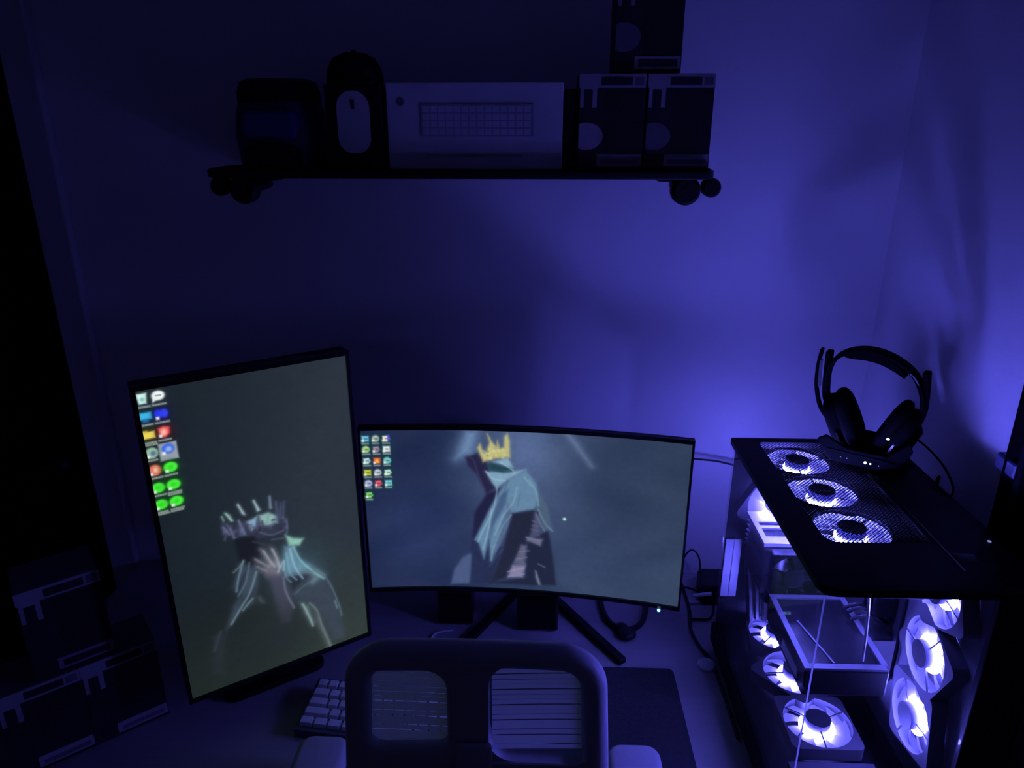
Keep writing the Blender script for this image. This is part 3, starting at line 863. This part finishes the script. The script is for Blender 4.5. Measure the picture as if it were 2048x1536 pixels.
    ac = MB(O).span(0.44, 0.5855, 1.115, 1.185, 0.975, 1.070).build('air_cooler', M['case_inner'], case)
    for k in range(9): MB(O).span(0.3965, 0.535, 1.098, 1.206, 0.980 + 0.0102 * k, 0.9815 + 0.0102 * k).build('cooler_fin', M['fan_frame'], ac)
    for y0, y1, z_, m in ((1.170, 1.207, 1.078, 'silver'), (1.157, 1.170, 1.075, 'black'), (1.148, 1.157, 1.078, 'silver'), (1.120, 1.148, 1.075, 'black'), (1.097, 1.120, 1.078, 'silver')):
        MB(O).span(0.4045 if m == 'silver' else 0.4047, 0.535, y0, y1, 1.071, z_).build('top_bar', M[m], ac)
    MB(O).span(0.3950, 0.4045, 1.097, 1.207, 1.071, 1.078).build('top_bar', M['silver'], ac)
    cf = sheet('cooler_fan', [rrect(-0.049, 0.049, -0.049, 0.049, 0.01), circ(0, 0, 0.0465, 40)], 0.010, M['black_gloss'], ac, tf=lambda x, y, z: (x + 0.4455 - O[0], z + 1.082 - O[1], y + 1.0225 - O[2]))
    MB(O).lathe([(0.018, 0), (0.018, 0.012), (0, 0.0125)], 24, (0.4455, 1.086, 1.0225), (0, -1, 0)).build('hub', M['black_gloss'], ac)
    for q in range(7):
        vs = []; fs = []
        for i in range(5):
            r_ = 0.0175 + 0.028 * i / 4
            for j in range(4):
                an = 2 * PI * q / 7 + R(40) * j / 3 + 0.2 * i / 4
                vs.append((0.4455 + r_ * math.cos(an), 1.086 - 0.003 * j, 1.0225 + r_ * math.sin(an)))
        for i in range(4):
            for j in range(3): fs.append((i * 4 + j, i * 4 + j + 1, i * 4 + j + 5, i * 4 + j + 4))
        MB(O).add(vs, fs).build('fan_blade', M['black_gloss'], ac, smooth=True)
    gp = MB(O).span(0.405, 0.530, 0.888, 1.068, 0.945, 0.992).build('graphics_card', M['black'], case, bevel=0.003)
    rim = MB(O)
    rim.span(0.404, 0.413, 0.888, 1.068, 0.992, 0.996); rim.span(0.413, 0.525, 0.888, 0.899, 0.992, 0.996)
    rim.span(0.521, 0.530, 0.899, 1.068, 0.992, 0.996); rim.span(0.413, 0.521, 1.058, 1.068, 0.992, 0.996)
    rim.build('backplate_rim', M['case_inner'], gp)
    MB(O).span(0.413, 0.521, 0.899, 1.058, 0.992, 0.9935).build('backplate', M['black_gloss'], gp)
    MB(O).bar((0.452, 0.902, 0.9945), (0.430, 1.0, 0.9945), 0.003, 0.001).build('backplate_stripe', M['case_inner'], gp)
    MB(O).span(0.4025, 0.4045, 0.91, 0.98, 0.958, 0.974).build('name_plate', M['silver'], gp)
    MB(O).span(0.530, 0.586, 0.995, 1.06, 0.962, 0.968).build('slot_edge', M['board'], gp)
    # cables
    for k, (y, z) in enumerate(((1.00, 0.999), (1.015, 1.003), (1.03, 0.999))):
        MB(O).tube(smoothline([(0.515, y, z), (0.535, y - 0.005, z + 0.012), (0.562, y, z - 0.005), (0.5825, y, z - 0.02)]), 0.003, 8).build('power_cable', M['black'], case, smooth=True)
    MB(O).tube(smoothline([(0.478, 0.905, 1.158), (0.484, 0.90, 1.11), (0.489, 0.90, 1.06), (0.495, 0.905, 0.9975)]), 0.0022, 8).build('fan_cable', M['silver'], case, smooth=True)
    MB(O).lathe([(0.0025, 0), (0.0025, 0.0008), (0.0, 0.001)], 16, (0.636, 0.905, 1.2072)).build('power_button', M['led_dim'], case)
    for x in (0.60, 0.615): MB(O).span(x - 0.003, x + 0.003, 0.80, 0.812, 1.2068, 1.2078).build('usb_port', M['black_gloss'], case)
case_parts()

# ------------------------------------------------------------------ headset on its dock
def strap(pts, wd, th):
    """a flat strip following points (x, z) of an upright plane"""
    pts = smoothline([(x, 0, z) for x, z in pts], 5)
    vs = []; fs = []
    for i, p in enumerate(pts):
        t = (pts[min(i + 1, len(pts) - 1)] - pts[max(i - 1, 0)]).normalized()
        n = Vector((-t.z, 0, t.x)); u = i / (len(pts) - 1); h_ = th(u) if callable(th) else th
        for sy, sn in ((-1, -1), (1, -1), (1, 1), (-1, 1)): vs.append(p + Vector((0, sy * wd / 2, 0)) + n * sn * h_ / 2)
    for i in range(len(pts) - 1):
        for k in range(4): fs.append((i * 4 + k, i * 4 + (k + 1) % 4, i * 4 + 4 + (k + 1) % 4, i * 4 + 4 + k))
    m_ = len(pts) * 4
    fs += [(0, 1, 2, 3), (m_ - 4, m_ - 1, m_ - 2, m_ - 3)]
    return MB().add(vs, fs)

def headset():
    P0 = (0.588, 1.168, 1.2085)
    d = thing('headset_dock', 'black headset charging dock on top of the glass computer case', 'dock', P0, -0.6)
    prof = [(-0.060, 0.0), (0.044, 0.0), (0.062, 0.046), (0.056, 0.060), (0.028, 0.030), (-0.036, 0.028), (-0.072, 0.044), (-0.086, 0.034)]
    fl = lambda x, y, z: (x, z, y)
    MB().prism([(-0.060, 0.0), (0.044, 0.0), (0.045, 0.003), (-0.063, 0.003)], -0.048, 0.054, tf=fl).build('dock_base', M['matte_black'], d)
    MB().prism(prof, -0.052, -0.0445, tf=fl).build('dock_wall', M['matte_black'], d, bevel=0.002)
    MB().prism(prof, 0.0445, 0.056, tf=fl).build('dock_wall', M['matte_black'], d, bevel=0.002)
    MB().prism([(-0.058, 0.002), (0.044, 0.002), (0.048, 0.022), (-0.066, 0.022)], -0.0535, -0.0515, tf=lambda x, y, z: (x, z, y)).build('front_face', M['matte_black'], d)
    for x, r_, m in ((-0.004, 0.0023, 'led_white'), (0.004, 0.0015, 'led_white'), (0.017, 0.0010, 'led_dim'), (-0.043, 0.0010, 'led_dim'), (-0.033, 0.0010, 'led_dim')):
        MB().lathe([(r_, 0), (r_, 0.0012)], 10, (x, -0.0532, 0.0115), (0, -1, 0.2)).build('status_light', M[m], d)
    h = thing('headset', 'black over ear gaming headset resting on its dock', 'headset', (P0[0], P0[1], P0[2] + 0.0045), -0.6)
    strap([(-0.0945, 0.105), (-0.0941, 0.140), (-0.0843, 0.164), (-0.0653, 0.179), (-0.0387, 0.186), (-0.0114, 0.184), (0.0167, 0.173), (0.0396, 0.155), (0.0546, 0.127), (0.0583, 0.104)], 0.030, 0.007).build('headband', M['matte_black'], h, bevel=0.002)
    strap([(-0.0705, 0.1730), (-0.0560, 0.1750), (-0.0351, 0.1775), (-0.0115, 0.1745), (0.0105, 0.1645), (0.0265, 0.1530)], 0.029, lambda u: 0.006 + 0.009 * math.sin(PI * u)).build('headband_pad', M['matte_black'], h, bevel=0.002)
    for pts, wd, th in (([(-0.1098, 0.1765), (-0.1127, 0.1429), (-0.1102, 0.1059), (-0.1005, 0.0729), (-0.0868, 0.0541)], 0.014, 0.005),
                        ([(-0.0970, 0.1743), (-0.0959, 0.1370), (-0.0926, 0.0957), (-0.0829, 0.0742)], 0.020, 0.010),
                        ([(0.0541, 0.1658), (0.0580, 0.1336), (0.0600, 0.0960), (0.0545, 0.0700)], 0.020, 0.011)):
        strap(pts, wd, th).build('slider_arm', M['matte_black'], h, bevel=0.002)
    strap([(-0.1085, 0.1554), (-0.1080, 0.1342), (-0.1055, 0.1067)], 0.010, 0.003).build('slider_scale', M['grey_metal'], h)
    strap([(0.0315, 0.1620), (0.0400, 0.1550), (0.0475, 0.1450)], 0.0305, 0.002).build('slider_scale', M['grey_metal'], h)
    for (c, ang, ln, cu) in (((-0.0560, 0, 0.056), R(-26), 0.054, 1), ((0.0270, 0, 0.058), R(24), 0.051, -1)):
        rot = Matrix.Rotation(ang, 3, 'Y')
        ax = rot @ Vector((1, 0, 0)); cc = Vector(c)
        e = MB().ellip(cc - ax * cu * 0.010, (0.017, 0.036, ln * 0.90), rot, 24, 14, 0.75).build('ear_cup', M['matte_black'], h, smooth=True)
        MB().ellip(cc + ax * cu * 0.009, (0.014, 0.040, ln), rot, 24, 14, 0.7).build('ear_cushion', M['matte_black'], e, smooth=True)
        dn = rot @ Vector((0, 0, -1))
        p0 = cc - ax * cu * 0.010 + Vector((0, -0.0345, 0)) + dn * 0.012
        MB().bar(p0, p0 + dn * 0.022, 0.0035, 0.003).build('trim_strip', M['grey_metal'], e)
    MB().bar((0.054, 0, 0.074), (0.036, 0, 0.066), 0.016, 0.010).build('hinge', M['matte_black'], h, bevel=0.002)
    MB().bar((-0.092, 0, 0.066), (-0.070, 0, 0.062), 0.016, 0.010).build('hinge', M['matte_black'], h, bevel=0.002)
    MB().ellip((0.0215, -0.040, 0.052), (0.0027, 0.0016, 0.0018)).build('cup_light', M['led_white'], h)
headset()
tag(MB().tube(smoothline([(0.634, 1.226, 1.2155), (0.648, 1.224, 1.234), (0.668, 1.185, 1.236), (0.675, 1.12, 1.226), (0.664, 1.06, 1.217), (0.648, 1.030, 1.2112), (0.640, 1.045, 1.2112), (0.648, 1.075, 1.2125), (0.666, 1.10, 1.205), (0.672, 1.12, 1.12), (0.672, 1.14, 1.0)]), 0.0018, 8).build('dock_cable', M['matte_black'], smooth=True),
    'thin black cable looping off the back of the headset dock', 'cable')

# ------------------------------------------------------------------ skateboard shelf
def skateboard():
    y0, y1, zt = 1.312, 1.512, 1.680
    O = (-0.148, 1.41, zt - 0.05)
    t = thing('skateboard', 'black skateboard fixed to the wall as a shelf, wheels below', 'skateboard', O)
    xa, xb = -0.607, 0.311
    pts = []
    for i in range(13):
        a = PI / 2 + PI * i / 12; pts.append((xa + 0.07 + 0.07 * math.cos(a), (y0 + y1) / 2 + 0.1 * math.copysign(abs(math.sin(a)) ** 0.6, math.sin(a))))
    for i in range(13):
        a = -PI / 2 + PI * i / 12; pts.append((xb - 0.03 + 0.03 * math.cos(a), (y0 + y1) / 2 + 0.1 * math.copysign(abs(math.sin(a)) ** 0.6, math.sin(a))))
    sheet('deck', [pts], 0.005, M['black'], t, 0.0015, tf=lambda x, y, z: (x - O[0], y - O[1], z + zt - 0.0080 - O[2]))
    sheet('grip_tape', [[(x * 0.995 - 0.0007, 1.412 + (y - 1.412) * 0.98) for x, y in pts]], 0.0006, M['grip'], t, tf=lambda x, y, z: (x - O[0], y - O[1], z + zt - 0.0008 - O[2]))
    for wx, sg in ((-0.530, -1), (0.259, 1)):
        tr = MB(O).span(wx - 0.028 - 0.012 * (sg > 0), wx + 0.028 + 0.012 * (sg < 0), 1.385, 1.441, zt - 0.024, zt - 0.0145).build('truck', M['truck'], t, bevel=0.002)
        MB(O).tube([(wx, 1.335, zt - 0.0345), (wx, 1.375, zt - 0.036), (wx, 1.412, zt - 0.030), (wx, 1.46, zt - 0.034)], [0.006, 0.010, 0.014, 0.009], 10).build('hanger', M['truck'], tr, smooth=True)
        MB(O).lathe([(0.014, 0), (0.017, 0.006), (0.016, 0.030), (0.012, 0.036)], 20, (wx + sg * 0.046, 1.33, zt - 0.030), (0, 1, 0)).build('bushing', M['wheel'], tr, smooth=True)
        for y in (1.322,):
            w_ = MB(O).lathe([(0.010, 0), (0.020, 0), (0.0255, 0.006), (0.0255, 0.026), (0.020, 0.032), (0.010, 0.032)], 28, (wx, y, zt - 0.0345), (0, 1, 0)).build('wheel', M['wheel'], t, smooth=True)
            MB(O).lathe([(0.008, -0.001), (0.008, 0.033)], 16, (wx, y, zt - 0.0365), (0, 1, 0)).build('bearing', M['truck'], w_)
skateboard()

# ------------------------------------------------------------------ boxed figures
def figure_box(label, loc, rz, S=(0.112, 0.155, 0.088), accent=0, patch=True):
    """a window box: carton, window film, printed bands; front faces -Y, origin at the front bottom centre"""
    w_, h_, d_ = S
    t = thing('figure_box', label, 'box', loc, rz, 'collectible figure window boxes')
    MB().span(-w_ / 2, w_ / 2, 0.001, d_, 0.0005, h_).build('carton', M['carton'], t, bevel=0.001)
    MB().span(-w_ / 2 + 0.002, w_ / 2 - 0.002, 0.002, d_ - 0.001, h_, h_ + 0.0005).build('lid', M['carton_top'], t)
    X = lambda u: -w_ / 2 + u * w_
    Z = lambda v: v * h_
    f = lambda nm, m, u0, u1, v0, v1, y=0.0: MB().span(X(u0), X(u1), y, 0.0012, Z(v0), Z(v1)).build(nm, M[m], t)
    f('header_band', 'pale_print', 0.0, 1.0, 0.865, 1.0)
    f('header_panel', 'dark_print', 0.33, 0.80, 0.888, 0.968, -0.0004)
    f('number_patch', 'mid_print', 0.83, 0.97, 0.888, 0.968, -0.0004)
    f('side_band', 'pale_print', 0.02, 0.27, 0.66, 0.865)
    f('side_panel', 'dark_print', 0.075, 0.205, 0.65, 0.84, -0.0004)
    f('name_band', ('pale_print', 'pink_print', 'pale_print')[accent], 0.30, 0.985, 0.045, 0.17)
    f('name_panel', ('mid_print', 'dark_print', 'dark_print')[accent], 0.36, 0.94, 0.068, 0.115 if accent == 0 else 0.14, -0.0004)
    if patch:
        MB().prism([(max(X(0.008), X(0.12 + 0.26 * math.cos(a))), Z(0.36 + 0.145 * math.sin(a))) for a in [2 * PI * k / 24 for k in range(24)]], -0.0002, 0.0012, tf=lambda x, y, z: (x, z, y)).build('face_patch', M[patch if isinstance(patch, str) else 'mid_print'], t)
    else:
        MB().prism([(max(X(0.008), X(0.12 + 0.26 * math.cos(a))), Z(0.36 + 0.17 * math.sin(a))) for a in [2 * PI * k / 24 for k in range(24)]], -0.0002, 0.0012, tf=lambda x, y, z: (x, z, y)).build('face_patch', M['dark_print'], t)
    # clear window wrapping the front
    MB().span(X(0.40), X(0.975), -0.0002, 0.0008, Z(0.19), Z(0.845)).build('window', M['pane'], t)
    return t
SH = 1.6802
figure_box('boxed figure on the skateboard shelf next to the slim black upright case', (0.1225, 1.328, SH), 0.0, patch='pale_print')
figure_box('boxed figure at the end of the skateboard shelf farthest from the helmet ornament', (0.2385, 1.330, SH), 0.0, patch='mid_print')
figure_box('boxed figure stacked on top of the two other boxes on the skateboard shelf', (0.1800, 1.336, SH + 0.1562), 0.0, accent=2, patch='mid_print')
S2 = (0.118, 0.166, 0.092)
figure_box('boxed figure on the desk beside the upright monitor, lower row', (-0.708, 0.985, DZ + 0.0005), 0.70, S2, 0, False)
figure_box('boxed figure on the desk at the outer end of the lower row', (-0.7985, 0.9085, DZ + 0.0005), 0.70, S2, 0, False)
figure_box('boxed figure on top of the two boxes standing on the desk', (-0.7560, 0.9500, DZ + 0.168), 0.70, S2, 1, False)

# ------------------------------------------------------------------ other things on the shelf
def keyboard_box():
    O = (-0.112, 1.355, SH)
    t = thing('keyboard_box', 'long white keyboard carton standing on the skateboard shelf', 'box', O)
    MB(O).span(-0.264, 0.040, 1.332, 1.380, SH, SH + 0.143).build('carton', M['white_carton'], t, bevel=0.0015)
    pk = MB(O).span(-0.205, -0.01, 1.3305, 1.3325, SH + 0.055, SH + 0.108).build('printed_keyboard', M['grey_carton_print'], t)
    ks = MB(O)
    for r_ in range(4):
        for c in range(14): ks.span(-0.202 + 0.0135 * c, -0.1905 + 0.0135 * c, 1.3300, 1.3308, SH + 0.058 + 0.0122 * r_, SH + 0.0685 + 0.0122 * r_)
    o = ks.build('printed_keys', M['white_carton'], pk); o['kind'] = 'stuff'
    MB(O).lathe([(0.007, 0), (0.007, 0.001)], 20, (-0.240, 1.3325, SH + 0.112), (0, -1, 0)).build('round_mark', M['mid_print'], t)
    MB(O).span(-0.20, -0.03, 1.3312, 1.3325, SH + 0.022, SH + 0.026).build('printed_line', M['grey_carton_print'], t)
keyboard_box()
tag(MB().span(0.0435, 0.0635, 1.335, 1.43, SH, SH + 0.132).build('game_case', M['black'], bevel=0.002), 'slim black upright case between the white keyboard box and boxed figures', 'case')
def mouse_box():
    O = (-0.322, 1.36, SH)
    t = thing('mouse_box', 'tall black mouse box with a white mouse on its front', 'box', O)
    MB(O).span(-0.371, -0.273, 1.332, 1.39, SH, SH + 0.140).build('carton', M['black'], t, bevel=0.002)
    mo = sheet('printed_mouse', [rrect(-0.351, -0.294, SH + 0.027, SH + 0.130, [0.028, 0.028, 0.026, 0.026], 10)], 0.0008, M['white_carton'], t, 0.0, tf=lambda x, y, z: (x - O[0], 1.3312 + z - O[1], y - O[2]))
    MB(O).span(-0.3255, -0.3195, 1.3295, 1.3312, SH + 0.100, SH + 0.115).build('scroll_wheel', M['dark_print'], mo)
mouse_box()
c = thing('cap', 'round black cap lying on top of the black mouse box', 'cap', (-0.322, 1.362, SH + 0.1405))
MB().lathe([(0.0485, 0.0), (0.0490, 0.012), (0.0455, 0.027), (0.036, 0.042), (0.020, 0.050), (0.0, 0.0525)], 28).build('crown', M['fabric_black'], c, smooth=True)
MB().lathe([(0.004, 0), (0.005, 0.002), (0.0, 0.004)], 12, (0, 0, 0.0522)).build('top_button', M['fabric_black'], c, smooth=True)
MB().prism([(-0.04, -0.03), (-0.03, -0.05), (0.0, -0.058), (0.03, -0.05), (0.04, -0.03), (0.0, -0.04)], 0.0005, 0.004).build('brim', M['fabric_black'], c)

def helmet():
    O = (-0.472, 1.40, SH)
    t = thing('helmet_ornament', 'dark blue helmet ornament with a black top on the end of the shelf', 'ornament', O)
    n = 32; vs = []; fs = []
    prof = [(0.078, 0.0), (0.081, 0.02), (0.083, 0.05), (0.082, 0.075), (0.078, 0.098), (0.073, 0.115)]
    MB().lathe([(r, z) for r, z in prof], 32).build('shell', M['navy'], t, smooth=True).scale = (1.0, 0.86, 1.0)
    MB().lathe([(0.0745, 0.112), (0.074, 0.128), (0.068, 0.146), (0.055, 0.151), (0.0, 0.153)], 32).build('crown', M['black'], t, smooth=True).scale = (1.0, 0.86, 1.0)
    MB().prism([(-0.045, 0.05), (0.045, 0.05), (0.050, 0.075), (0.042, 0.098), (-0.042, 0.098), (-0.050, 0.075)], -0.072, -0.05, tf=lambda x, y, z: (x, z, y)).build('visor', M['blue'], t, bevel=0.006)
    MB().prism([(-0.05, 0.004), (0.05, 0.004), (0.046, 0.036), (0.02, 0.047), (-0.02, 0.047), (-0.046, 0.036)], -0.078, -0.05, tf=lambda x, y, z: (x, z, y)).build('chin_guard', M['black'], t, bevel=0.005)
helmet()

# ------------------------------------------------------------------ keyboard
def keyboard():
    t = thing('keyboard', 'compact keyboard with white keys on the desk behind the chair', 'keyboard', (-0.400, 1.087, DZ + 0.001), -0.12)
    # local: x along the rows, y towards the viewer is negative; a slight slope towards the viewer
    P = 0.0205
    wd, dp = 15 * P, 5 * P
    tilt = R(6)
    def tf(x, y, z):
        return (x, y, 0.016 + (y + dp) * math.tan(tilt) + z)
    def slab(x0, x1, y0, y1, z0, z1, top=0.0):
        vs = [tf(x0, y0, z0), tf(x1, y0, z0), tf(x1, y1, z0), tf(x0, y1, z0), tf(x0 + top, y0 + top, z1), tf(x1 - top, y0 + top, z1), tf(x1 - top, y1 - top, z1), tf(x0 + top, y1 - top, z1)]
        return MB().add(vs, [(0, 3, 2, 1), (4, 5, 6, 7), (0, 1, 5, 4), (1, 2, 6, 5), (2, 3, 7, 6), (3, 0, 4, 7)])
    mb = MB(); vs = [(-0.006, -dp - 0.006, 0), (wd + 0.006, -dp - 0.006, 0), (wd + 0.006, 0.006, 0), (-0.006, 0.006, 0)] + [tf(-0.006, -dp - 0.006, 0), tf(wd + 0.006, -dp - 0.006, 0), tf(wd + 0.006, 0.006, 0), tf(-0.006, 0.006, 0)]
    mb.add(vs, [(0, 3, 2, 1), (4, 5, 6, 7), (0, 1, 5, 4), (1, 2, 6, 5), (2, 3, 7, 6), (3, 0, 4, 7)]).build('keyboard_body', M['keybase'], t, bevel=0.001)
    rows = [[1] * 13 + [2], [1.5] + [1] * 12 + [1.5], [1.75] + [1] * 11 + [2.25], [2.25] + [1] * 10 + [2.75], [1.25, 1.25, 1.25, 6.25, 1.25, 1.25, 1.25, 1.25]]
    cache = {}
    for r_, row in enumerate(rows):
        x = 0.0
        for k in row:
            key = (r_, k)
            if key not in cache:
                o = slab(0.0012, k * P - 0.0012, -(r_ + 1) * P + 0.0022, -r_ * P - 0.0022, 0.001, 0.0085, 0.0016).build('keycap', M['keycap'], t)
                cache[key] = o
            else:
                o = cache[key].copy(); COL.objects.link(o)
            o.location = (x, 0, 0)
            x += k * P
keyboard()

# ------------------------------------------------------------------ small things on the desk
c = tag(MB().lathe([(0.0165, 0), (0.0175, 0.001), (0.0175, 0.005), (0.0155, 0.0065), (0, 0.0066)], 28, (0.345, 1.184, DZ + 0.0008)).build('round_cap', M['white'], smooth=True), 'small white round cap lying on the desk near the computer case', 'cap')
def speaker(label, x0, x1, y0, y1, h):
    O = ((x0 + x1) / 2, (y0 + y1) / 2, DZ)
    t = thing('speaker_box', label, 'speaker', O)
    MB(O).span(x0, x1, y0, y1, DZ + 0.004, DZ + h).build('cabinet', M['black_gloss'], t, bevel=0.003)
    MB(O).span(x0 + 0.006, x1 - 0.006, y0 - 0.002, y0, DZ + 0.010, DZ + h - 0.006).build('front_grille', M['fabric_black'], t)
    for x in (x0 + 0.01, x1 - 0.01):
        for y in (y0 + 0.01, y1 - 0.01): MB(O).lathe([(0.005, 0.0005), (0.005, 0.004)], 10, (x, y, DZ)).build('foot', M['black'], t)
speaker('small black box below the curved monitor, nearest the mouse mat', -0.035, 0.052, 1.275, 1.340, 0.095)
speaker('small black box below the curved monitor, nearest the upright monitor', -0.205, -0.130, 1.290, 1.350, 0.085)
lp = smoothline([(0.150, 1.40, DZ + 0.007), (0.152, 1.345, DZ + 0.007), (0.166, 1.300, DZ + 0.007), (0.196, 1.280, DZ + 0.007), (0.228, 1.298, DZ + 0.007), (0.246, 1.345, DZ + 0.007), (0.252, 1.40, DZ + 0.007)], 8)
t = thing('earphone_loop', 'black neckband earphones lying on the desk below the curved monitor', 'earphones', (0.2, 1.32, DZ))
MB((0.2, 1.32, DZ)).tube(lp, 0.0062, 10).build('neckband', M['black'], t, smooth=True)
MB((0.2, 1.32, DZ)).ellip((0.195, 1.262, DZ + 0.010), (0.020, 0.017, 0.0095), n=16, m=10).build('earbud', M['black'], t, smooth=True)
MB((0.2, 1.32, DZ)).ellip((0.186, 1.285, DZ + 0.009), (0.015, 0.013, 0.0085), n=16, m=10).build('earbud', M['black'], t, smooth=True)
def cable(label, pts, r, nm='cable', m='black'):
    tag(MB().tube(smoothline(pts), r, 8).build(nm, M[m], smooth=True), label, 'cable')
z = DZ + 0.004
cable('thin black cable running across the wall from curved monitor to computer case', [(0.28, 1.46, 1.065), (0.36, 1.475, 1.055), (0.42, 1.48, 1.045), (0.48, 1.46, 1.03), (0.53, 1.40, 0.98), (0.52, 1.268, 0.95)], 0.0024)
cable('thick black cable curving over the desk along the computer case', [(0.345, 1.46, z), (0.345, 1.36, z), (0.335, 1.29, z), (0.343, 1.235, z), (0.356, 1.20, z), (0.360, 1.12, z), (0.3605, 1.0, z)], 0.0032)
cable('thin black cable arching up behind the curved monitor beside the computer case', [(0.33, 1.46, DZ + 0.003), (0.345, 1.465, DZ + 0.06), (0.365, 1.47, DZ + 0.085), (0.385, 1.47, DZ + 0.06), (0.39, 1.465, DZ + 0.003)], 0.0020)
cable('black cable tangled on the desk behind the curved monitor corner', [(0.31, 1.40, z), (0.35, 1.43, z + 0.006), (0.40, 1.39, z), (0.385, 1.33, z), (0.345, 1.325, z)], 0.0026)
cable('grey curled cable beside the upright monitor on the desk', [(-0.20, 1.20, z), (-0.215, 1.23, z), (-0.205, 1.258, z), (-0.17, 1.27, z)], 0.0022, m='silver')
t = thing('power_adapter', 'black power adapter with a pale plug on the desk behind the computer case', 'adapter', (0.42, 1.43, DZ))
MB((0.42, 1.43, DZ)).span(0.375, 0.455, 1.375, 1.445, DZ + 0.001, DZ + 0.055).build('adapter_body', M['black'], t, bevel=0.008)
MB((0.42, 1.43, DZ)).bar((0.352, 1.366, DZ + 0.034), (0.392, 1.366, DZ + 0.041), 0.007, 0.007).build('plug', M['white'], t, bevel=0.002)

# ------------------------------------------------------------------ office chair
def chair():
    cx = -0.088
    O = (cx, 0.55, 0)
    t = thing('office_chair', 'grey plastic office chair with two slatted openings in its back', 'chair', O)
    L = lambda x, y, z: (x - O[0], y - O[1], z - O[2])
    def bt(x, y, z):      # outline x, height y, thickness z -> the leaning, slightly curved back
        dx = x + 0.079
        return L(x, 0.800 - (1.10 - y) * 0.05 - 0.20 * dx * dx + z, y)
    out = []
    for (px, pz) in rrect(-0.233, 0.077, 0.80, 1.084, [0.040, 0.040, 0.06, 0.06], 8):
        k = (1.09 - pz) / 0.29
        s = 1 + 0.10 * math.sin(PI * min(1, k * 0.75))
        out.append((-0.079 + (px + 0.079) * s, pz))
    hl = rrect(-0.240, -0.106, 0.926, 1.074, [0.042, 0.034, 0.034, 0.026], 6)
    hr = rrect(-0.060, 0.082, 0.922, 1.079, [0.026, 0.036, 0.034, 0.026], 6)
    # dense outline so the plate can curve
    def dense(p, d=0.012):
        q = []
        for a, b in zip(p, p[1:] + p[:1]):
            m_ = max(1, int(math.hypot(b[0] - a[0], b[1] - a[1]) / d))
            for i in range(m_): q.append((a[0] + (b[0] - a[0]) * i / m_, a[1] + (b[1] - a[1]) * i / m_))
        return q
    bk = sheet('backrest', [dense(out), dense(hl), dense(hr)], 0.005, M['chair'], t, 0.012, tf=bt, seg=4)
    rim = [bt(px, pz, 0.0) for px, pz in dense(out, 0.02)]
    MB().tube(rim + rim[:2], 0.0185, 12, cap=False).build('back_rim', M['chair'], bk, smooth=True)
    for (x0, x1, z0, z1, sl) in ((-0.236, -0.110, 0.932, 1.068, -0.006), (-0.056, 0.078, 0.929, 1.072, 0.010)):
        nb = 17
        for k in range(nb):
            z = z0 + (z1 - z0) * (k + 0.5) / nb
            h = (z1 - z0) / nb * (0.455 - 0.05 * (k % 3 == 1))
            vs = []; fs = []
            for i in range(7):
                u = i / 6; x = x0 + (x1 - x0) * u; zz = z + sl * (u - 0.5)
                for dz in (-h, h): vs.append(bt(x, zz + dz, 0.0008 * math.sin(2.2 * k)))
            fs = [(i * 2, i * 2 + 1, i * 2 + 3, i * 2 + 2) for i in range(6)]
            MB().add(vs, fs).build('slat', M['slat'], bk)
    # spine behind the back and the bracket that carries it
    sp = MB(O); sp.prism([(0.765, 0.955), (0.775, 0.955), (0.760, 0.80), (0.735, 0.62), (0.69, 0.52), (0.60, 0.46), (0.60, 0.43), (0.70, 0.48), (0.715, 0.62), (0.735, 0.80)], -0.105, -0.055, tf=lambda x, y, z: (z, x, y))
    sp.build('spine', M['chair'], t, bevel=0.004)
    MB(O).span(-0.092, -0.068, 0.722, 0.737, 0.83, 0.93).build('spine_slot', M['black'], t, bevel=0.002)
    sheet('seat', [rrect(cx - 0.23, cx + 0.23, 0.42, 0.78, 0.08)], 0.012, M['seat'], t, 0.022, tf=lambda x, y, z: L(x, y, z + 0.50), seg=4)
    MB(O).span(cx - 0.10, cx + 0.10, 0.50, 0.70, 0.425, 0.466).build('seat_plate', M['black_metal'], t, bevel=0.005)
    # arms: pads reach forward over the desk, carried by posts from the seat plate
    for s, (xa, xb) in ((1, (0.122, 0.208)), (-1, (-0.384, -0.300))):
        xm = (xa + xb) / 2
        p = sheet('armrest', [rrect(xa + 0.012, xb - 0.012, 0.632, 0.918, 0.012)], 0.004, M['chair'], t, 0.012, tf=lambda x, y, z: L(x, y, z + 0.786), seg=4)
        MB(O).prism([(0.64, 0.780), (0.80, 0.780), (0.74, 0.62), (0.70, 0.45), (0.62, 0.45), (0.63, 0.62)], xm - 0.018, xm + 0.018, tf=lambda x, y, z: (z, x, y)).build('arm_post', M['chair'], t, bevel=0.004)
        MB(O).bar((xm, 0.66, 0.456), (cx + s * 0.08, 0.62, 0.446), 0.04, 0.016).build('arm_bracket', M['black_metal'], t)
    MB(O).lathe([(0.028, 0.10), (0.028, 0.30), (0.018, 0.30), (0.018, 0.43)], 20, (cx, 0.60, 0)).build('gas_lift', M['black_metal'], t, smooth=True)
    for k in range(5):
        a = R(90 + 72 * k); e = (cx + 0.26 * math.cos(a), 0.60 + 0.26 * math.sin(a), 0.075)
        lg = MB(O).bar((cx, 0.60, 0.105), e, 0.045, 0.028).build('base_leg', M['black'], t, bevel=0.005)
        MB(O).lathe([(0.018, -0.02), (0.027, -0.016), (0.027, 0.016), (0.018, 0.02)], 18, (e[0], e[1], 0.0285), (-math.sin(a), math.cos(a), 0)).build('caster', M['black'], lg, smooth=True)
chair()
